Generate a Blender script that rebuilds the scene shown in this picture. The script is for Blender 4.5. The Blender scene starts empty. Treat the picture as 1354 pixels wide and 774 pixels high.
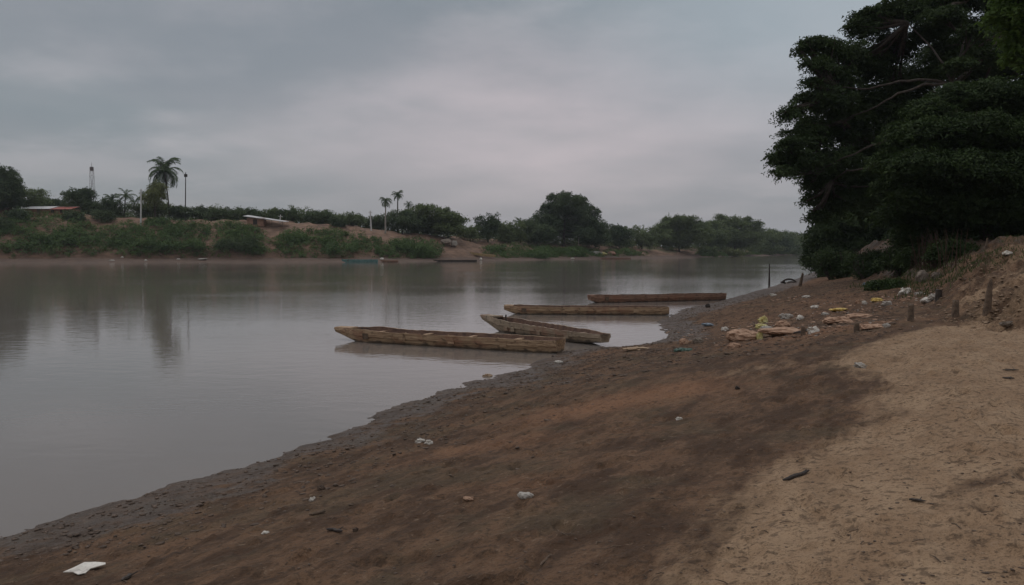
import bpy, math, random
import numpy as np
from mathutils import Vector, Matrix, Euler

scene = bpy.context.scene
COL = scene.collection
# ------------------------------------------------------------------ camera
CAMH, FPX, W0, H0 = 3.0, 1060.0, 1354.0, 774.0
PITCH = math.atan(56.5 / FPX)
cd = bpy.data.cameras.new('camera'); cam = bpy.data.objects.new('camera', cd); COL.objects.link(cam)
cam.location = (0, 0, CAMH)
cam.rotation_euler = (math.pi / 2 - PITCH, 0, 0)
cd.sensor_width = 36; cd.lens = 36 * FPX / W0; cd.clip_start = 0.1; cd.clip_end = 8000
scene.camera = cam
# ------------------------------------------------------------------ world
SUN_EL, SUN_AZ = math.radians(48), math.radians(-35)      # azimuth to the right of +Y
world = bpy.data.worlds.new('World'); scene.world = world; world.use_nodes = True
nt = world.node_tree; nt.nodes.clear()
def wn(t, **k):
    n = nt.nodes.new(t)
    for a, b in k.items(): setattr(n, a, b)
    return n
def wl(a, b): nt.links.new(a, b)
def wmath(op, a, b=None, c=None, clamp=False):
    n = wn('ShaderNodeMath', operation=op); n.use_clamp = clamp
    for i, x in enumerate((a, b, c)):
        if x is None: continue
        if isinstance(x, (int, float)): n.inputs[i].default_value = x
        else: wl(x, n.inputs[i])
    return n.outputs[0]
def wmix(f, a, b):
    n = wn('ShaderNodeMix', data_type='RGBA')
    if isinstance(f, (int, float)): n.inputs[0].default_value = f
    else: wl(f, n.inputs[0])
    for x, i in ((a, 6), (b, 7)):
        if isinstance(x, tuple): n.inputs[i].default_value = x + (1,)
        else: wl(x, n.inputs[i])
    return n.outputs[2]
tc = wn('ShaderNodeTexCoord'); sep = wn('ShaderNodeSeparateXYZ'); wl(tc.outputs['Generated'], sep.inputs[0])
X, Y, Z = sep.outputs
Zc = wmath('MAXIMUM', Z, 0.0)
den = wmath('ADD', Zc, 0.16)
comb = wn('ShaderNodeCombineXYZ'); wl(wmath('DIVIDE', X, den), comb.inputs[0]); wl(wmath('DIVIDE', Y, den), comb.inputs[1])
def wnoise(scale, detail, rough, loc):
    m = wn('ShaderNodeMapping'); m.inputs['Location'].default_value = loc; wl(comb.outputs[0], m.inputs[0])
    n = wn('ShaderNodeTexNoise'); n.inputs['Scale'].default_value = scale; n.inputs['Detail'].default_value = detail
    n.inputs['Roughness'].default_value = rough; wl(m.outputs[0], n.inputs['Vector']); return n.outputs['Fac']
n1 = wnoise(0.42, 4, 0.5, (3.1, 1.7, 0)); n2 = wnoise(1.25, 5, 0.55, (7.7, 4.2, 0)); n3 = wnoise(0.5, 3, 0.5, (11.7, 9.2, 0))
def smooth(x, a, b):
    n = wn('ShaderNodeMapRange', interpolation_type='SMOOTHSTEP'); wl(x, n.inputs[0])
    n.inputs[1].default_value = a; n.inputs[2].default_value = b; return n.outputs[0]
nishita = wn('ShaderNodeTexSky', sky_type='NISHITA'); nishita.sun_disc = False
nishita.sun_elevation = SUN_EL; nishita.sun_rotation = SUN_AZ; nishita.air_density = 1.0; nishita.dust_density = 2.0
blue = wn('ShaderNodeMix', data_type='RGBA', blend_type='MULTIPLY'); blue.inputs[0].default_value = 1
wl(nishita.outputs[0], blue.inputs[6]); blue.inputs[7].default_value = (0.75, 0.75, 0.75, 1)
# cloud deck seen from below; thin parts are paler, thick parts slate
c = wmix(smooth(n1, 0.40, 0.58), (1.28, 1.50, 1.66), (2.25, 2.20, 2.32))
c = wmix(wmath('MULTIPLY', smooth(n2, 0.44, 0.66), 0.5), c, (3.0, 2.85, 2.98))
c = wmix(wmath('MULTIPLY', smooth(n3, 0.42, 0.62), 0.55), c, (1.38, 1.48, 1.66))
# the pale, faintly pink thinning of the deck low ahead
def lobe(u, v, rad, p=2):
    d = Vector(((u - 677) / FPX, 1, (330.5 - v) / FPX)).normalized()
    vd = wn('ShaderNodeVectorMath', operation='SUBTRACT'); wl(tc.outputs['Generated'], vd.inputs[0]); vd.inputs[1].default_value = d
    sc = wn('ShaderNodeVectorMath', operation='MULTIPLY'); wl(vd.outputs[0], sc.inputs[0]); sc.inputs[1].default_value = (1, 1, 2.3)
    ln = wn('ShaderNodeVectorMath', operation='LENGTH'); wl(sc.outputs[0], ln.inputs[0])
    return smooth(ln.outputs['Value'], rad, 0.0)
c = wmix(wmath('MULTIPLY', lobe(720, 195, 0.42), wmath('MULTIPLY_ADD', n2, 1.8, -0.1)), c, (3.35, 2.95, 3.08))
c = wmix(wmath('MULTIPLY', lobe(1120, 0, 0.45), 0.6), c, (2.25, 2.75, 3.05))
c = wmix(wmath('MULTIPLY', smooth(Zc, 0.13, 0.0), 0.55), c, (2.05, 2.02, 2.10))
# brighter towards the zenith as under any overcast
gain = wmath('ADD', 1.38, wmath('MULTIPLY', smooth(Zc, 0.28, 0.95), 1.9))
cg = wn('ShaderNodeVectorMath', operation='SCALE'); wl(c, cg.inputs[0]); wl(gain, cg.inputs['Scale'])
fin = wmix(0.93, blue.outputs[2], cg.outputs[0])
bg = wn('ShaderNodeBackground'); wl(fin, bg.inputs[0]); bg.inputs[1].default_value = 0.122
wl(bg.outputs[0], wn('ShaderNodeOutputWorld').inputs[0])
sd = bpy.data.lights.new('sun', 'SUN'); sd.energy = 0.5; sd.angle = math.radians(40); sd.color = (1.0, 0.90, 0.82)
sun = bpy.data.objects.new('sun', sd); COL.objects.link(sun)
sdir = Vector((math.sin(SUN_AZ) * math.cos(SUN_EL), math.cos(SUN_AZ) * math.cos(SUN_EL), math.sin(SUN_EL)))
sun.rotation_euler = sdir.to_track_quat('Z', 'Y').to_euler()
vs = scene.view_settings
vs.view_transform = 'Standard'; vs.look = 'None'; vs.exposure = 0.0; vs.gamma = 1; vs.use_curve_mapping = False
scene.cycles.volume_bounces = 0; scene.cycles.max_bounces = 6

# ------------------------------------------------------------------ projections
def ray(u, v):
    a, b = (u - W0 / 2) / FPX, (H0 / 2 - v) / FPX
    return Vector((a, math.cos(PITCH) + b * math.sin(PITCH), -math.sin(PITCH) + b * math.cos(PITCH)))
def P(u, v, z=0.0):
    d = ray(u, v); t = (z - CAMH) / d.z
    return Vector((0, 0, CAMH)) + d * t
def ATY(u, v, y):
    d = ray(u, v); return Vector((0, 0, CAMH)) + d * (y / d.y)

# ------------------------------------------------------------------ numpy noise
def _hash(ix, iy, seed):
    n = (ix.astype(np.int64) * 374761393 + iy.astype(np.int64) * 668265263 + seed * 974634777) & 0x7fffffff
    n = ((n ^ (n >> 13)) * 1274126177) & 0x7fffffff
    n = ((n ^ (n >> 16)) * 2246822519) & 0x7fffffff
    return (n & 0xffff) / 65535.0
def vnoise(x, y, seed=0):
    ix, iy = np.floor(x), np.floor(y); fx, fy = x - ix, y - iy
    fx = fx * fx * (3 - 2 * fx); fy = fy * fy * (3 - 2 * fy)
    a, b = _hash(ix, iy, seed), _hash(ix + 1, iy, seed)
    c_, d = _hash(ix, iy + 1, seed), _hash(ix + 1, iy + 1, seed)
    return (a * (1 - fx) + b * fx) * (1 - fy) + (c_ * (1 - fx) + d * fx) * fy * 1.0
def fbm(x, y, oct=4, seed=0, gain=0.5):
    s = 0; a = 1; t = 0
    for i in range(oct):
        s = s + a * vnoise(x * 2 ** i + 13.7 * i, y * 2 ** i + 7.1 * i, seed + i); t += a; a *= gain
    return s / t - 0.5

def polydist(x, y, pts):
    best = np.full(x.shape, 1e18); bs = np.zeros(x.shape); s0 = 0
    for (ax, ay), (bx, by) in zip(pts[:-1], pts[1:]):
        dx, dy = bx - ax, by - ay; L2 = dx * dx + dy * dy
        t = np.clip(((x - ax) * dx + (y - ay) * dy) / L2, 0, 1)
        d = (x - ax - t * dx) ** 2 + (y - ay - t * dy) ** 2
        m = d < best; best = np.where(m, d, best); bs = np.where(m, s0 + t * math.sqrt(L2), bs); s0 += math.sqrt(L2)
    return np.sqrt(best), bs

# ------------------------------------------------------------------ near bank shape
shore_px = [(0,706),(100,679),(200,651),(300,622),(400,590),(470,563),(505,545),(560,527),(620,508),(680,491),(712,480),(738,467),(800,459),(850,456),(872,450),(880,443),(876,434),(868,426),(885,417),(905,409),(950,399),(1000,385),(1050,370),(1078,359)]
SHORE = [(-900, -1500), (-40, -50), (-11.5, -1.5)] + [tuple(P(u, v)[:2]) for u, v in shore_px] + [(80, 190), (150, 300), (420, 700), (1500, 3000)]
FOOT = [(80, -1500), (60, 0), (35, 12)] + [tuple(P(u, v, z)[:2]) for u, v, z in ((1354,427,1.75),(1250,421,1.7),(1232,400,1.65),(1190,379,1.5),(1140,368,1.3),(1100,361,.9))] + [(50, 116), (95, 190), (165, 300), (440, 700), (1520, 3000)]
sy = np.array([p[1] for p in SHORE]); sx = np.array([p[0] for p in SHORE])
fy_ = np.array([p[1] for p in FOOT]); fx_ = np.array([p[0] for p in FOOT])
def near_d(x, y):
    d, s = polydist(x, y, SHORE); return np.where(x > np.interp(y, sy, sx), d, -d)
def near_e(x, y):
    d, s = polydist(x, y, FOOT); return np.where(x > np.interp(y, fy_, fx_), d, -d)
def near_base(x, y):
    d, e = near_d(x, y), near_e(x, y)
    z = np.interp(d, [-400, -12, -1.5, 0, 1.2, 4, 9, 14, 60], [-1.8, -1.6, -.2, 0, .13, .62, 1.48, 1.68, 2.1])
    hh = np.interp(y, [10, 20, 30, 60], [1.0, 1.15, 1.5, 2.2])
    t = np.clip(e / 3.6, 0, 1); t = t * t * (3 - 2 * t)
    z = z + hh * t + np.clip(e - 2.5, 0, 40) * .025
    return z, d, e
PRINTS = []
_r = random.Random(31)
for x0, y0, x1, y1, n_ in ((1.4, 3.4, 6.5, 17.5, 21), (2.6, 4.0, 7.6, 13.5, 15), (.3, 4.2, -.2, 17, 17), (3.6, 8, 5.2, 20, 15), (-1.6, 5, 2.2, 19, 18)):
    a_ = math.atan2(y1 - y0, x1 - x0)
    for i_ in range(n_):
        t_ = i_ / n_ + _r.uniform(-.01, .01); s__ = .13 if i_ % 2 else -.13; b_ = a_ + _r.uniform(-.2, .2)
        PRINTS.append((x0 + (x1 - x0) * t_ - math.sin(a_) * s__, y0 + (y1 - y0) * t_ + math.cos(a_) * s__, math.cos(b_), math.sin(b_)))
def near_z(x, y, fine=True):
    x = np.asarray(x, float); y = np.asarray(y, float)
    z, d, e = near_base(x, y)
    land = np.clip((d + .3) / 1.5, 0, 1)
    # coordinates along / across the shore
    a = x * .5 + y * .866; b = x * .866 - y * .5
    z = z + fbm(a / 3.0, b / 1.6, 3, 5) * .14 * land * np.clip(d / 3, .25, 1)
    # slumped, lumpy cut bank
    bank = np.clip(e / .8, 0, 1) * np.clip(1.6 - e / 7, 0, 1)
    g = fbm(x / 1.5, y / 1.5, 5, 21, .6); rid = 1 - np.abs(fbm(x / .9, y / .9, 4, 31, .55)) * 5
    z = z + bank * (g * 1.15 + rid * .09)
    if fine:
        rip = fbm(a / .55, b / .16, 3, 41, .6)
        z = z + rip * .05 * land
        clod = np.maximum(fbm(x / .16, y / .16, 3, 51, .6) - .08, 0)
        shorew = np.exp(-((d - 1.6) / 1.5) ** 2) * land
        z = z + clod * (.12 + .03 * shorew + .25 * bank) * land
        # footprints and scuffs
        fp = np.maximum(fbm(x / .34, y / .34, 2, 61) - .17, 0); z = z - fp * .22 * land * (d > 3)
        for fx, fyy, ca, sa in PRINTS:
            dx, dy = x - fx, y - fyy; q = ((dx * ca + dy * sa) / .13) ** 2 + ((-dx * sa + dy * ca) / .052) ** 2
            z = z - .042 * np.exp(-q) + .015 * np.exp(-(np.sqrt(q) - 1.7) ** 2 * 4)
    # tiny shoreline wobble
    z = z + fbm(x / .6, y / .6, 4, 71, .6) * .085 * np.exp(-(d / 1.5) ** 2)
    return z
def G(u, v):
    """point where the sight line of a place meets the near bank"""
    d = ray(u, v); lo, hi = 2.0, 2.0
    t = np.geomspace(2, 260, 420)
    xs, ys, zs = d.x * t, d.y * t, CAMH + d.z * t
    below = np.nonzero(zs < near_z(xs, ys, False))[0]
    k = below[0] if len(below) else len(t) - 1
    a, b = t[max(k - 1, 0)], t[k]
    for _ in range(14):
        m = (a + b) / 2
        if CAMH + d.z * m < near_z(np.array([d.x * m]), np.array([d.y * m]), False)[0]: b = m
        else: a = m
    return Vector((d.x * b, d.y * b, float(near_z(np.array([d.x * b]), np.array([d.y * b]), True)[0])))

# ------------------------------------------------------------------ object helpers
def tag(o, label=None, cat=None, group=None, kind=None):
    if label: o['label'] = label
    if cat: o['category'] = cat
    if group: o['group'] = group
    if kind: o['kind'] = kind
    return o
def link(name, me, mat=None, parent=None, loc=None, smooth_=False):
    o = bpy.data.objects.new(name, me); COL.objects.link(o)
    if mat: me.materials.append(mat)
    if parent: o.parent = parent
    if loc is not None: o.location = loc
    if smooth_: me.polygons.foreach_set('use_smooth', [True] * len(me.polygons))
    return o
def empty(name, loc, rz=0, rot=None):
    o = bpy.data.objects.new(name, None); COL.objects.link(o); o.location = loc; o.empty_display_size = .3
    o.rotation_euler = rot if rot else (0, 0, rz); return o
def npmesh(name, verts, faces, k):
    me = bpy.data.meshes.new(name); nv, nf = len(verts), len(faces)
    me.vertices.add(nv); me.vertices.foreach_set('co', np.asarray(verts, np.float32).ravel())
    me.loops.add(nf * k); me.loops.foreach_set('vertex_index', np.asarray(faces, np.int32).ravel())
    me.polygons.add(nf); me.polygons.foreach_set('loop_start', np.arange(nf, dtype=np.int32) * k)
    me.update(calc_edges=True); me.validate(); return me
class MB:
    def __init__(s): s.v = []; s.f = []
    def add(s, vs, fs):
        n = len(s.v); s.v += [tuple(p) for p in vs]; s.f += [tuple(i + n for i in f) for f in fs]; return s
    def box(s, c, size, rot=None):
        R = rot.to_matrix() if isinstance(rot, Euler) else (rot or Matrix.Identity(3)); c = Vector(c)
        vs = [c + R @ Vector((sx_ * size[0] / 2, sy_ * size[1] / 2, sz * size[2] / 2)) for sx_ in (-1, 1) for sy_ in (-1, 1) for sz in (-1, 1)]
        return s.add(vs, [(0,1,3,2),(4,6,7,5),(0,4,5,1),(2,3,7,6),(0,2,6,4),(1,5,7,3)])
    def tube(s, pts, rad, n=8, cap=True):
        pts = [Vector(p) for p in pts]; rings = []
        for i, p in enumerate(pts):
            t = (pts[min(i + 1, len(pts) - 1)] - pts[max(i - 1, 0)]).normalized()
            a = t.orthogonal().normalized() if i == 0 else (a - t * a.dot(t)).normalized()
            b = t.cross(a); r = rad[i] if hasattr(rad, '__len__') else rad
            rings.append([p + (a * math.cos(2 * math.pi * k / n) + b * math.sin(2 * math.pi * k / n)) * r for k in range(n)])
        vs = [q for r in rings for q in r]; fs = []
        for i in range(len(pts) - 1):
            for k in range(n): fs.append((i*n+k, i*n+(k+1) % n, (i+1)*n+(k+1) % n, (i+1)*n+k))
        if cap: fs += [tuple(range(n))[::-1], tuple((len(pts)-1)*n + k for k in range(n))]
        return s.add(vs, fs)
    def build(s, name, mat=None, parent=None, loc=None, smooth_=False):
        me = bpy.data.meshes.new(name); me.from_pydata(s.v, [], s.f); me.update()
        return link(name, me, mat, parent, loc, smooth_)

# ------------------------------------------------------------------ materials
class NT:
    def __init__(s, name):
        s.m = bpy.data.materials.new(name); s.m.use_nodes = True; s.t = s.m.node_tree; s.t.nodes.clear()
        s.out = s.n('ShaderNodeOutputMaterial')
    def n(s, t, **k):
        x = s.t.nodes.new(t)
        for a, b in k.items(): setattr(x, a, b)
        return x
    def l(s, a, b): s.t.links.new(a, b)
    def set(s, inp, x):
        if isinstance(x, (int, float)): inp.default_value = x
        elif isinstance(x, tuple): inp.default_value = x if len(x) == len(inp.default_value) else x + (1,)
        else: s.l(x, inp)
    def math(s, op, a, b=0.0, clamp=False):
        x = s.n('ShaderNodeMath', operation=op); x.use_clamp = clamp; s.set(x.inputs[0], a); s.set(x.inputs[1], b); return x.outputs[0]
    def mix(s, f, a, b, mode='MIX'):
        x = s.n('ShaderNodeMix', data_type='RGBA', blend_type=mode); s.set(x.inputs[0], f); s.set(x.inputs[6], a); s.set(x.inputs[7], b); return x.outputs[2]
    def coord(s, kind='Object', scale=(1, 1, 1), rot=(0, 0, 0)):
        c_ = s.n('ShaderNodeTexCoord') if kind != 'Pos' else s.n('ShaderNodeNewGeometry')
        m = s.n('ShaderNodeMapping'); m.inputs['Scale'].default_value = scale; m.inputs['Rotation'].default_value = rot
        s.l(c_.outputs['Position' if kind == 'Pos' else kind], m.inputs[0]); return m.outputs[0]
    def noise(s, vec, scale, detail=4, rough=.55, out='Fac'):
        x = s.n('ShaderNodeTexNoise'); x.inputs['Scale'].default_value = scale; x.inputs['Detail'].default_value = detail
        x.inputs['Roughness'].default_value = rough; s.l(vec, x.inputs['Vector']); return x.outputs[out]
    def ss(s, x, a, b, o0=0.0, o1=1.0):
        n_ = s.n('ShaderNodeMapRange', interpolation_type='SMOOTHSTEP'); s.l(x, n_.inputs[0])
        for i, q in enumerate((a, b, o0, o1)): n_.inputs[i + 1].default_value = q
        return n_.outputs[0]
    def bump(s, h, strength, dist, prev=None):
        b = s.n('ShaderNodeBump'); b.inputs['Strength'].default_value = strength; b.inputs['Distance'].default_value = dist
        s.l(h, b.inputs['Height'])
        if prev is not None: s.l(prev, b.inputs['Normal'])
        return b.outputs[0]
    def pbr(s, col, rough=.9, normal=None, **kw):
        b = s.n('ShaderNodeBsdfPrincipled'); s.set(b.inputs['Base Color'], col); s.set(b.inputs['Roughness'], rough)
        if normal is not None: s.l(normal, b.inputs['Normal'])
        for k, v in kw.items(): s.set(b.inputs[k.replace('_', ' ')], v)
        s.l(b.outputs[0], s.out.inputs[0]); return s.m
def speckled(name, c1, c2, scale=6, rough=.85, bump=.3, bd=.02, kind='Object', **kw):
    t = NT(name); v = t.coord(kind); n = t.noise(v, scale, 5, .6); n2_ = t.noise(v, scale * 5, 3, .6)
    col = t.mix(t.ss(n, .35, .65), c1, c2); col = t.mix(t.math('MULTIPLY', t.ss(n2_, .5, .75), .4), col, tuple(x * .5 for x in c1))
    return t.pbr(col, rough, t.bump(t.math('ADD', n, n2_), bump, bd), **kw)
def leafmat(name, c1, c2, c3=None, trans=.25, scale=.45):
    t = NT(name); v = t.coord('Pos'); n = t.noise(v, scale, 3, .6); n2_ = t.noise(v, scale * 9, 2, .6)
    col = t.mix(t.ss(n, .36, .64), c1, c2); col = t.mix(t.math('MULTIPLY', t.ss(n2_, .5, .7), .55), col, c3 or tuple(x * 1.5 for x in c2))
    d = t.n('ShaderNodeBsdfDiffuse'); t.l(col, d.inputs[0]); tr = t.n('ShaderNodeBsdfTranslucent'); t.l(col, tr.inputs[0])
    g = t.n('ShaderNodeBsdfGlossy'); g.inputs['Roughness'].default_value = .5; g.inputs[0].default_value = (1, 1, 1, 1)
    m = t.n('ShaderNodeMixShader'); m.inputs[0].default_value = trans; t.l(d.outputs[0], m.inputs[1]); t.l(tr.outputs[0], m.inputs[2])
    m2 = t.n('ShaderNodeMixShader'); m2.inputs[0].default_value = .012; t.l(m.outputs[0], m2.inputs[1]); t.l(g.outputs[0], m2.inputs[2])
    t.l(m2.outputs[0], t.out.inputs[0]); return t.m

# near ground
SHA = math.atan2(.866, .5)
t = NT('river_soil')
at = t.n('ShaderNodeVertexColor', layer_name='soil'); sp = t.n('ShaderNodeSeparateColor'); t.l(at.outputs[0], sp.inputs[0])
sandA, wetShadeA, orA = sp.outputs
vst = t.coord('Pos', (1, 1, 1)); 
rot = t.n('ShaderNodeVectorRotate', rotation_type='Z_AXIS'); t.l(vst, rot.inputs['Vector']); rot.inputs['Angle'].default_value = -SHA
ms = t.n('ShaderNodeMapping'); ms.inputs['Scale'].default_value = (.7, 1.6, 1); t.l(rot.outputs[0], ms.inputs[0]); vstr = ms.outputs[0]
nA = t.noise(vst, .8, 6, .62); nB = t.noise(vstr, 1.6, 6, .66); nC = t.noise(vst, 14, 5, .65); nD = t.noise(vst, 3.2, 5, .6); nE = t.noise(vstr, 6.5, 4, .62); nF = t.noise(vst, 42, 3, .6); nG = t.noise(vstr, 2.6, 8, .75)
mud = t.mix(t.ss(nB, .40, .60), (.080, .045, .026), (.150, .088, .051))
mud = t.mix(t.math('MULTIPLY', t.ss(nD, .5, .72), .55), mud, (.062, .040, .026))
olive = t.ss(nA, .5, .62); mud = t.mix(t.math('MULTIPLY', olive, .5), mud, (.105, .078, .046))
mud = t.mix(t.math('MULTIPLY', t.ss(nG, .54, .68), .45), mud, (.055, .035, .023)); mud = t.mix(t.math('MULTIPLY', t.ss(nG, .44, .34), .3), mud, (.21, .14, .09))
mud = t.mix(t.math('MULTIPLY', t.math('ADD', orA, t.math('MULTIPLY', t.math('SUBTRACT', nB, .5), 1.2), True), .8), mud, (.27, .138, .074))
sand = t.mix(t.ss(nB, .35, .65), (.285, .182, .106), (.37, .25, .152))
sand = t.mix(t.math('MULTIPLY', t.ss(nD, .52, .74), .5), sand, (.19, .122, .074))
sand = t.mix(t.math('MULTIPLY', t.ss(nE, .56, .72), .55), sand, (.15, .096, .058))
sm = t.math('ADD', sandA, t.math('MULTIPLY', t.math('SUBTRACT', nB, .5), .75)); sm = t.math('ADD', sm, t.math('MULTIPLY', t.math('SUBTRACT', nE, .5), .45))
sm = t.ss(sm, .26, .74)
col = t.mix(sm, mud, sand)
wm = t.ss(t.math('ADD', wetShadeA, t.math('MULTIPLY', t.math('SUBTRACT', nD, .5), 1.6)), .30, .80)
col = t.mix(t.math('MULTIPLY', wm, .62), col, (.072, .054, .042))
col = t.mix(t.math('MULTIPLY', t.ss(nC, .52, .64), .6), col, (.055, .036, .024))
col = t.mix(t.math('MULTIPLY', t.ss(nC, .40, .30), .35), col, (.36, .26, .18))
col = t.mix(t.math('MULTIPLY', t.ss(nF, .54, .66), .5), col, (.05, .034, .022))
h = t.math('ADD', t.math('MULTIPLY', t.math('ADD', nC, t.math('MULTIPLY', nF, .5)), .45), t.math('ADD', nD, t.math('MULTIPLY', nE, .8)))
rough = t.math('SUBTRACT', .95, t.math('MULTIPLY', wm, t.ss(nD, .35, .6, .22, .45)))
M_SOIL = t.pbr(col, rough, t.bump(h, 1.0, .07), Specular_IOR_Level=.22)

# far bank earth
t = NT('far_bank_earth'); v = t.coord('Pos'); nA = t.noise(v, .09, 5, .6); nB = t.noise(t.coord('Pos', (1, 1, 3)), .5, 5, .65)
g_ = t.n('ShaderNodeVertexColor', layer_name='soil'); gs = t.n('ShaderNodeSeparateColor'); t.l(g_.outputs[0], gs.inputs[0])
col = t.mix(t.ss(nB, .35, .65), (.125, .074, .047), (.27, .162, .102)); col = t.mix(t.math('MULTIPLY', t.ss(nA, .45, .65), .5), col, (.24, .145, .092))
grass = t.ss(t.math('ADD', gs.outputs[1], t.math('MULTIPLY', t.math('SUBTRACT', nA, .5), 1.6)), .42, .62)
col = t.mix(t.math('MULTIPLY', grass, .8), col, (.085, .085, .035))
col = t.mix(t.math('MULTIPLY', gs.outputs[0], .75), col, (.085, .056, .040))
M_FAR = t.pbr(col, .95, t.bump(nB, .8, .4))

# river water: muddy body colour under a clear rippled surface
t = NT('river_water')
v = t.coord('Pos', (1, 1, 1)); w1 = t.noise(t.coord('Pos', (.8, 1.3, 1), (0, 0, .35)), 1.5, 3, .55); w2 = t.noise(t.coord('Pos', (.7, 1.6, 1), (0, 0, -.2)), 6, 2, .5)
patch = t.ss(t.noise(t.coord('Pos', (.7, 1.2, 1)), .03, 3, .6), .40, .62)
hgt = t.math('ADD', w1, t.math('MULTIPLY', w2, .22)); hgt = t.math('MULTIPLY', hgt, t.math('ADD', .5, patch))
bn = t.bump(hgt, 1.0, .011)
M_WATER = t.pbr((.20, .170, .145), .055, bn, IOR=1.333, Specular_IOR_Level=.5)

# weathered boat timber
def woodmat(name, c1, c2, stain):
    t = NT(name); v = t.coord('Object'); g = t.noise(t.coord('Object', (.35, 6, 9)), 3, 6, .65); b = t.noise(v, 1.6, 4, .6)
    d = t.noise(t.coord('Object', (1.2, 1, 2)), 3.5, 5, .65)
    col = t.mix(t.ss(g, .34, .66), c1, c2); col = t.mix(t.math('MULTIPLY', t.ss(b, .5, .68), .5), col, (.30, .13, .08))
    col = t.mix(t.math('MULTIPLY', t.ss(d, .52, .7), .75), col, tuple(x * .3 for x in c1))
    sz = t.n('ShaderNodeSeparateXYZ'); t.l(v, sz.inputs[0])
    wet = t.ss(t.math('SUBTRACT', sz.outputs[2], t.math('MULTIPLY', t.math('SUBTRACT', d, .5), .22)), .16, .07)
    col = t.mix(t.math('MULTIPLY', wet, .8), col, stain)
    return t.pbr(col, t.math('SUBTRACT', .85, t.math('MULTIPLY', wet, .3)), t.bump(t.math('ADD', g, d), .7, .02))
M_WOOD = woodmat('weathered_boat_wood', (.24, .145, .08), (.56, .39, .24), (.045, .036, .026))
M_WOOD_G = woodmat('grey_boat_wood', (.25, .185, .125), (.40, .31, .215), (.05, .04, .03))
M_WOOD_R = woodmat('reddish_boat_wood', (.21, .115, .075), (.36, .215, .14), (.05, .032, .024))
M_TEAL = speckled('worn_teal_paint', (.07, .17, .16), (.14, .25, .23), 2)
M_BLACKWOOD = speckled('dark_wet_wood', (.035, .026, .02), (.06, .042, .03), 9, .7)
M_POST = speckled('old_post_wood', (.10, .068, .045), (.19, .13, .085), 12, .9, .6)
M_BARK = speckled('bark', (.042, .032, .024), (.085, .066, .050), 5, .95, .6, .05)
M_BARKPALE = speckled('pale_bark', (.24, .21, .17), (.36, .32, .27), 4, .95, .5, .04)
M_PALE = speckled('pale_concrete_pole', (.48, .46, .42), (.62, .60, .56), 3, .8)
M_STEEL = speckled('faded_red_steel', (.10, .065, .06), (.17, .12, .11), 1, .6)
M_ROCK = speckled('grey_brown_rock', (.16, .125, .095), (.30, .245, .19), 5, .95, .7, .05)
M_CLAY = speckled('pinkish_clay_sack', (.34, .20, .125), (.50, .32, .21), 5, .9, .5)
M_WHITE = speckled('dirty_white_plastic', (.60, .55, .47), (.78, .73, .64), 7, .45, .3)
M_GREYP = speckled('dull_grey_plastic', (.36, .32, .27), (.55, .50, .43), 7, .5, .3)
M_YELL = speckled('dirty_yellow_plastic', (.52, .43, .14), (.66, .60, .30), 7, .5, .3)
M_ORANGE = speckled('yellow_orange_plastic', (.55, .36, .07), (.68, .50, .16), 7, .5, .3)
M_GREEN = speckled('dirty_green_plastic', (.06, .11, .08), (.10, .16, .12), 7, .5, .3)
M_BLUE = speckled('dull_blue_plastic', (.15, .19, .23), (.24, .28, .31), 7, .5, .3)
M_CARD = speckled('wet_cardboard', (.30, .20, .12), (.42, .30, .19), 6, .9)
M_RED = speckled('red_roof_paint', (.33, .09, .07), (.42, .15, .11), .8, .7)
M_TIN = speckled('pale_tin_sheet', (.46, .44, .42), (.62, .60, .57), .8, .55)
M_BRICK = speckled('mud_brick', (.26, .14, .09), (.38, .22, .15), 1.5, .95)
M_TARP = speckled('yellow_tarp', (.42, .34, .10), (.52, .45, .18), 1, .7)
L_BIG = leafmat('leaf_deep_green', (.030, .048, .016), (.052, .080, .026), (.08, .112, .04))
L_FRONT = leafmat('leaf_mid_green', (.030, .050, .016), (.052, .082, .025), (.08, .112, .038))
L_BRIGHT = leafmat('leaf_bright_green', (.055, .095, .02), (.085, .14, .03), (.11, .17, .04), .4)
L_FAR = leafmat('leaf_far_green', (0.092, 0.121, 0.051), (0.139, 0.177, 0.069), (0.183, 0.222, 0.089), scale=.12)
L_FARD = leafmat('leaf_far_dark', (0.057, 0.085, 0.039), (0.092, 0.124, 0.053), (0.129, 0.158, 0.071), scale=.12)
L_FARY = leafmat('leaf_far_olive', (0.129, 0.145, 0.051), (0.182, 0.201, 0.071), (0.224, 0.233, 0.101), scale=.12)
L_PALM = leafmat('palm_frond', (.055, .085, .034), (.085, .12, .05), scale=.2)
L_SCRUB = leafmat('scrub_green', (.080, .130, .040), (.115, .175, .055), (.15, .21, .075), scale=.15)
L_GRASS = leafmat('grass_green', (.055, .075, .024), (.08, .105, .036), (.16, .14, .07), scale=.8)
L_DRY = leafmat('dry_stem', (.055, .032, .023), (.09, .055, .038), scale=1)

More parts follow.
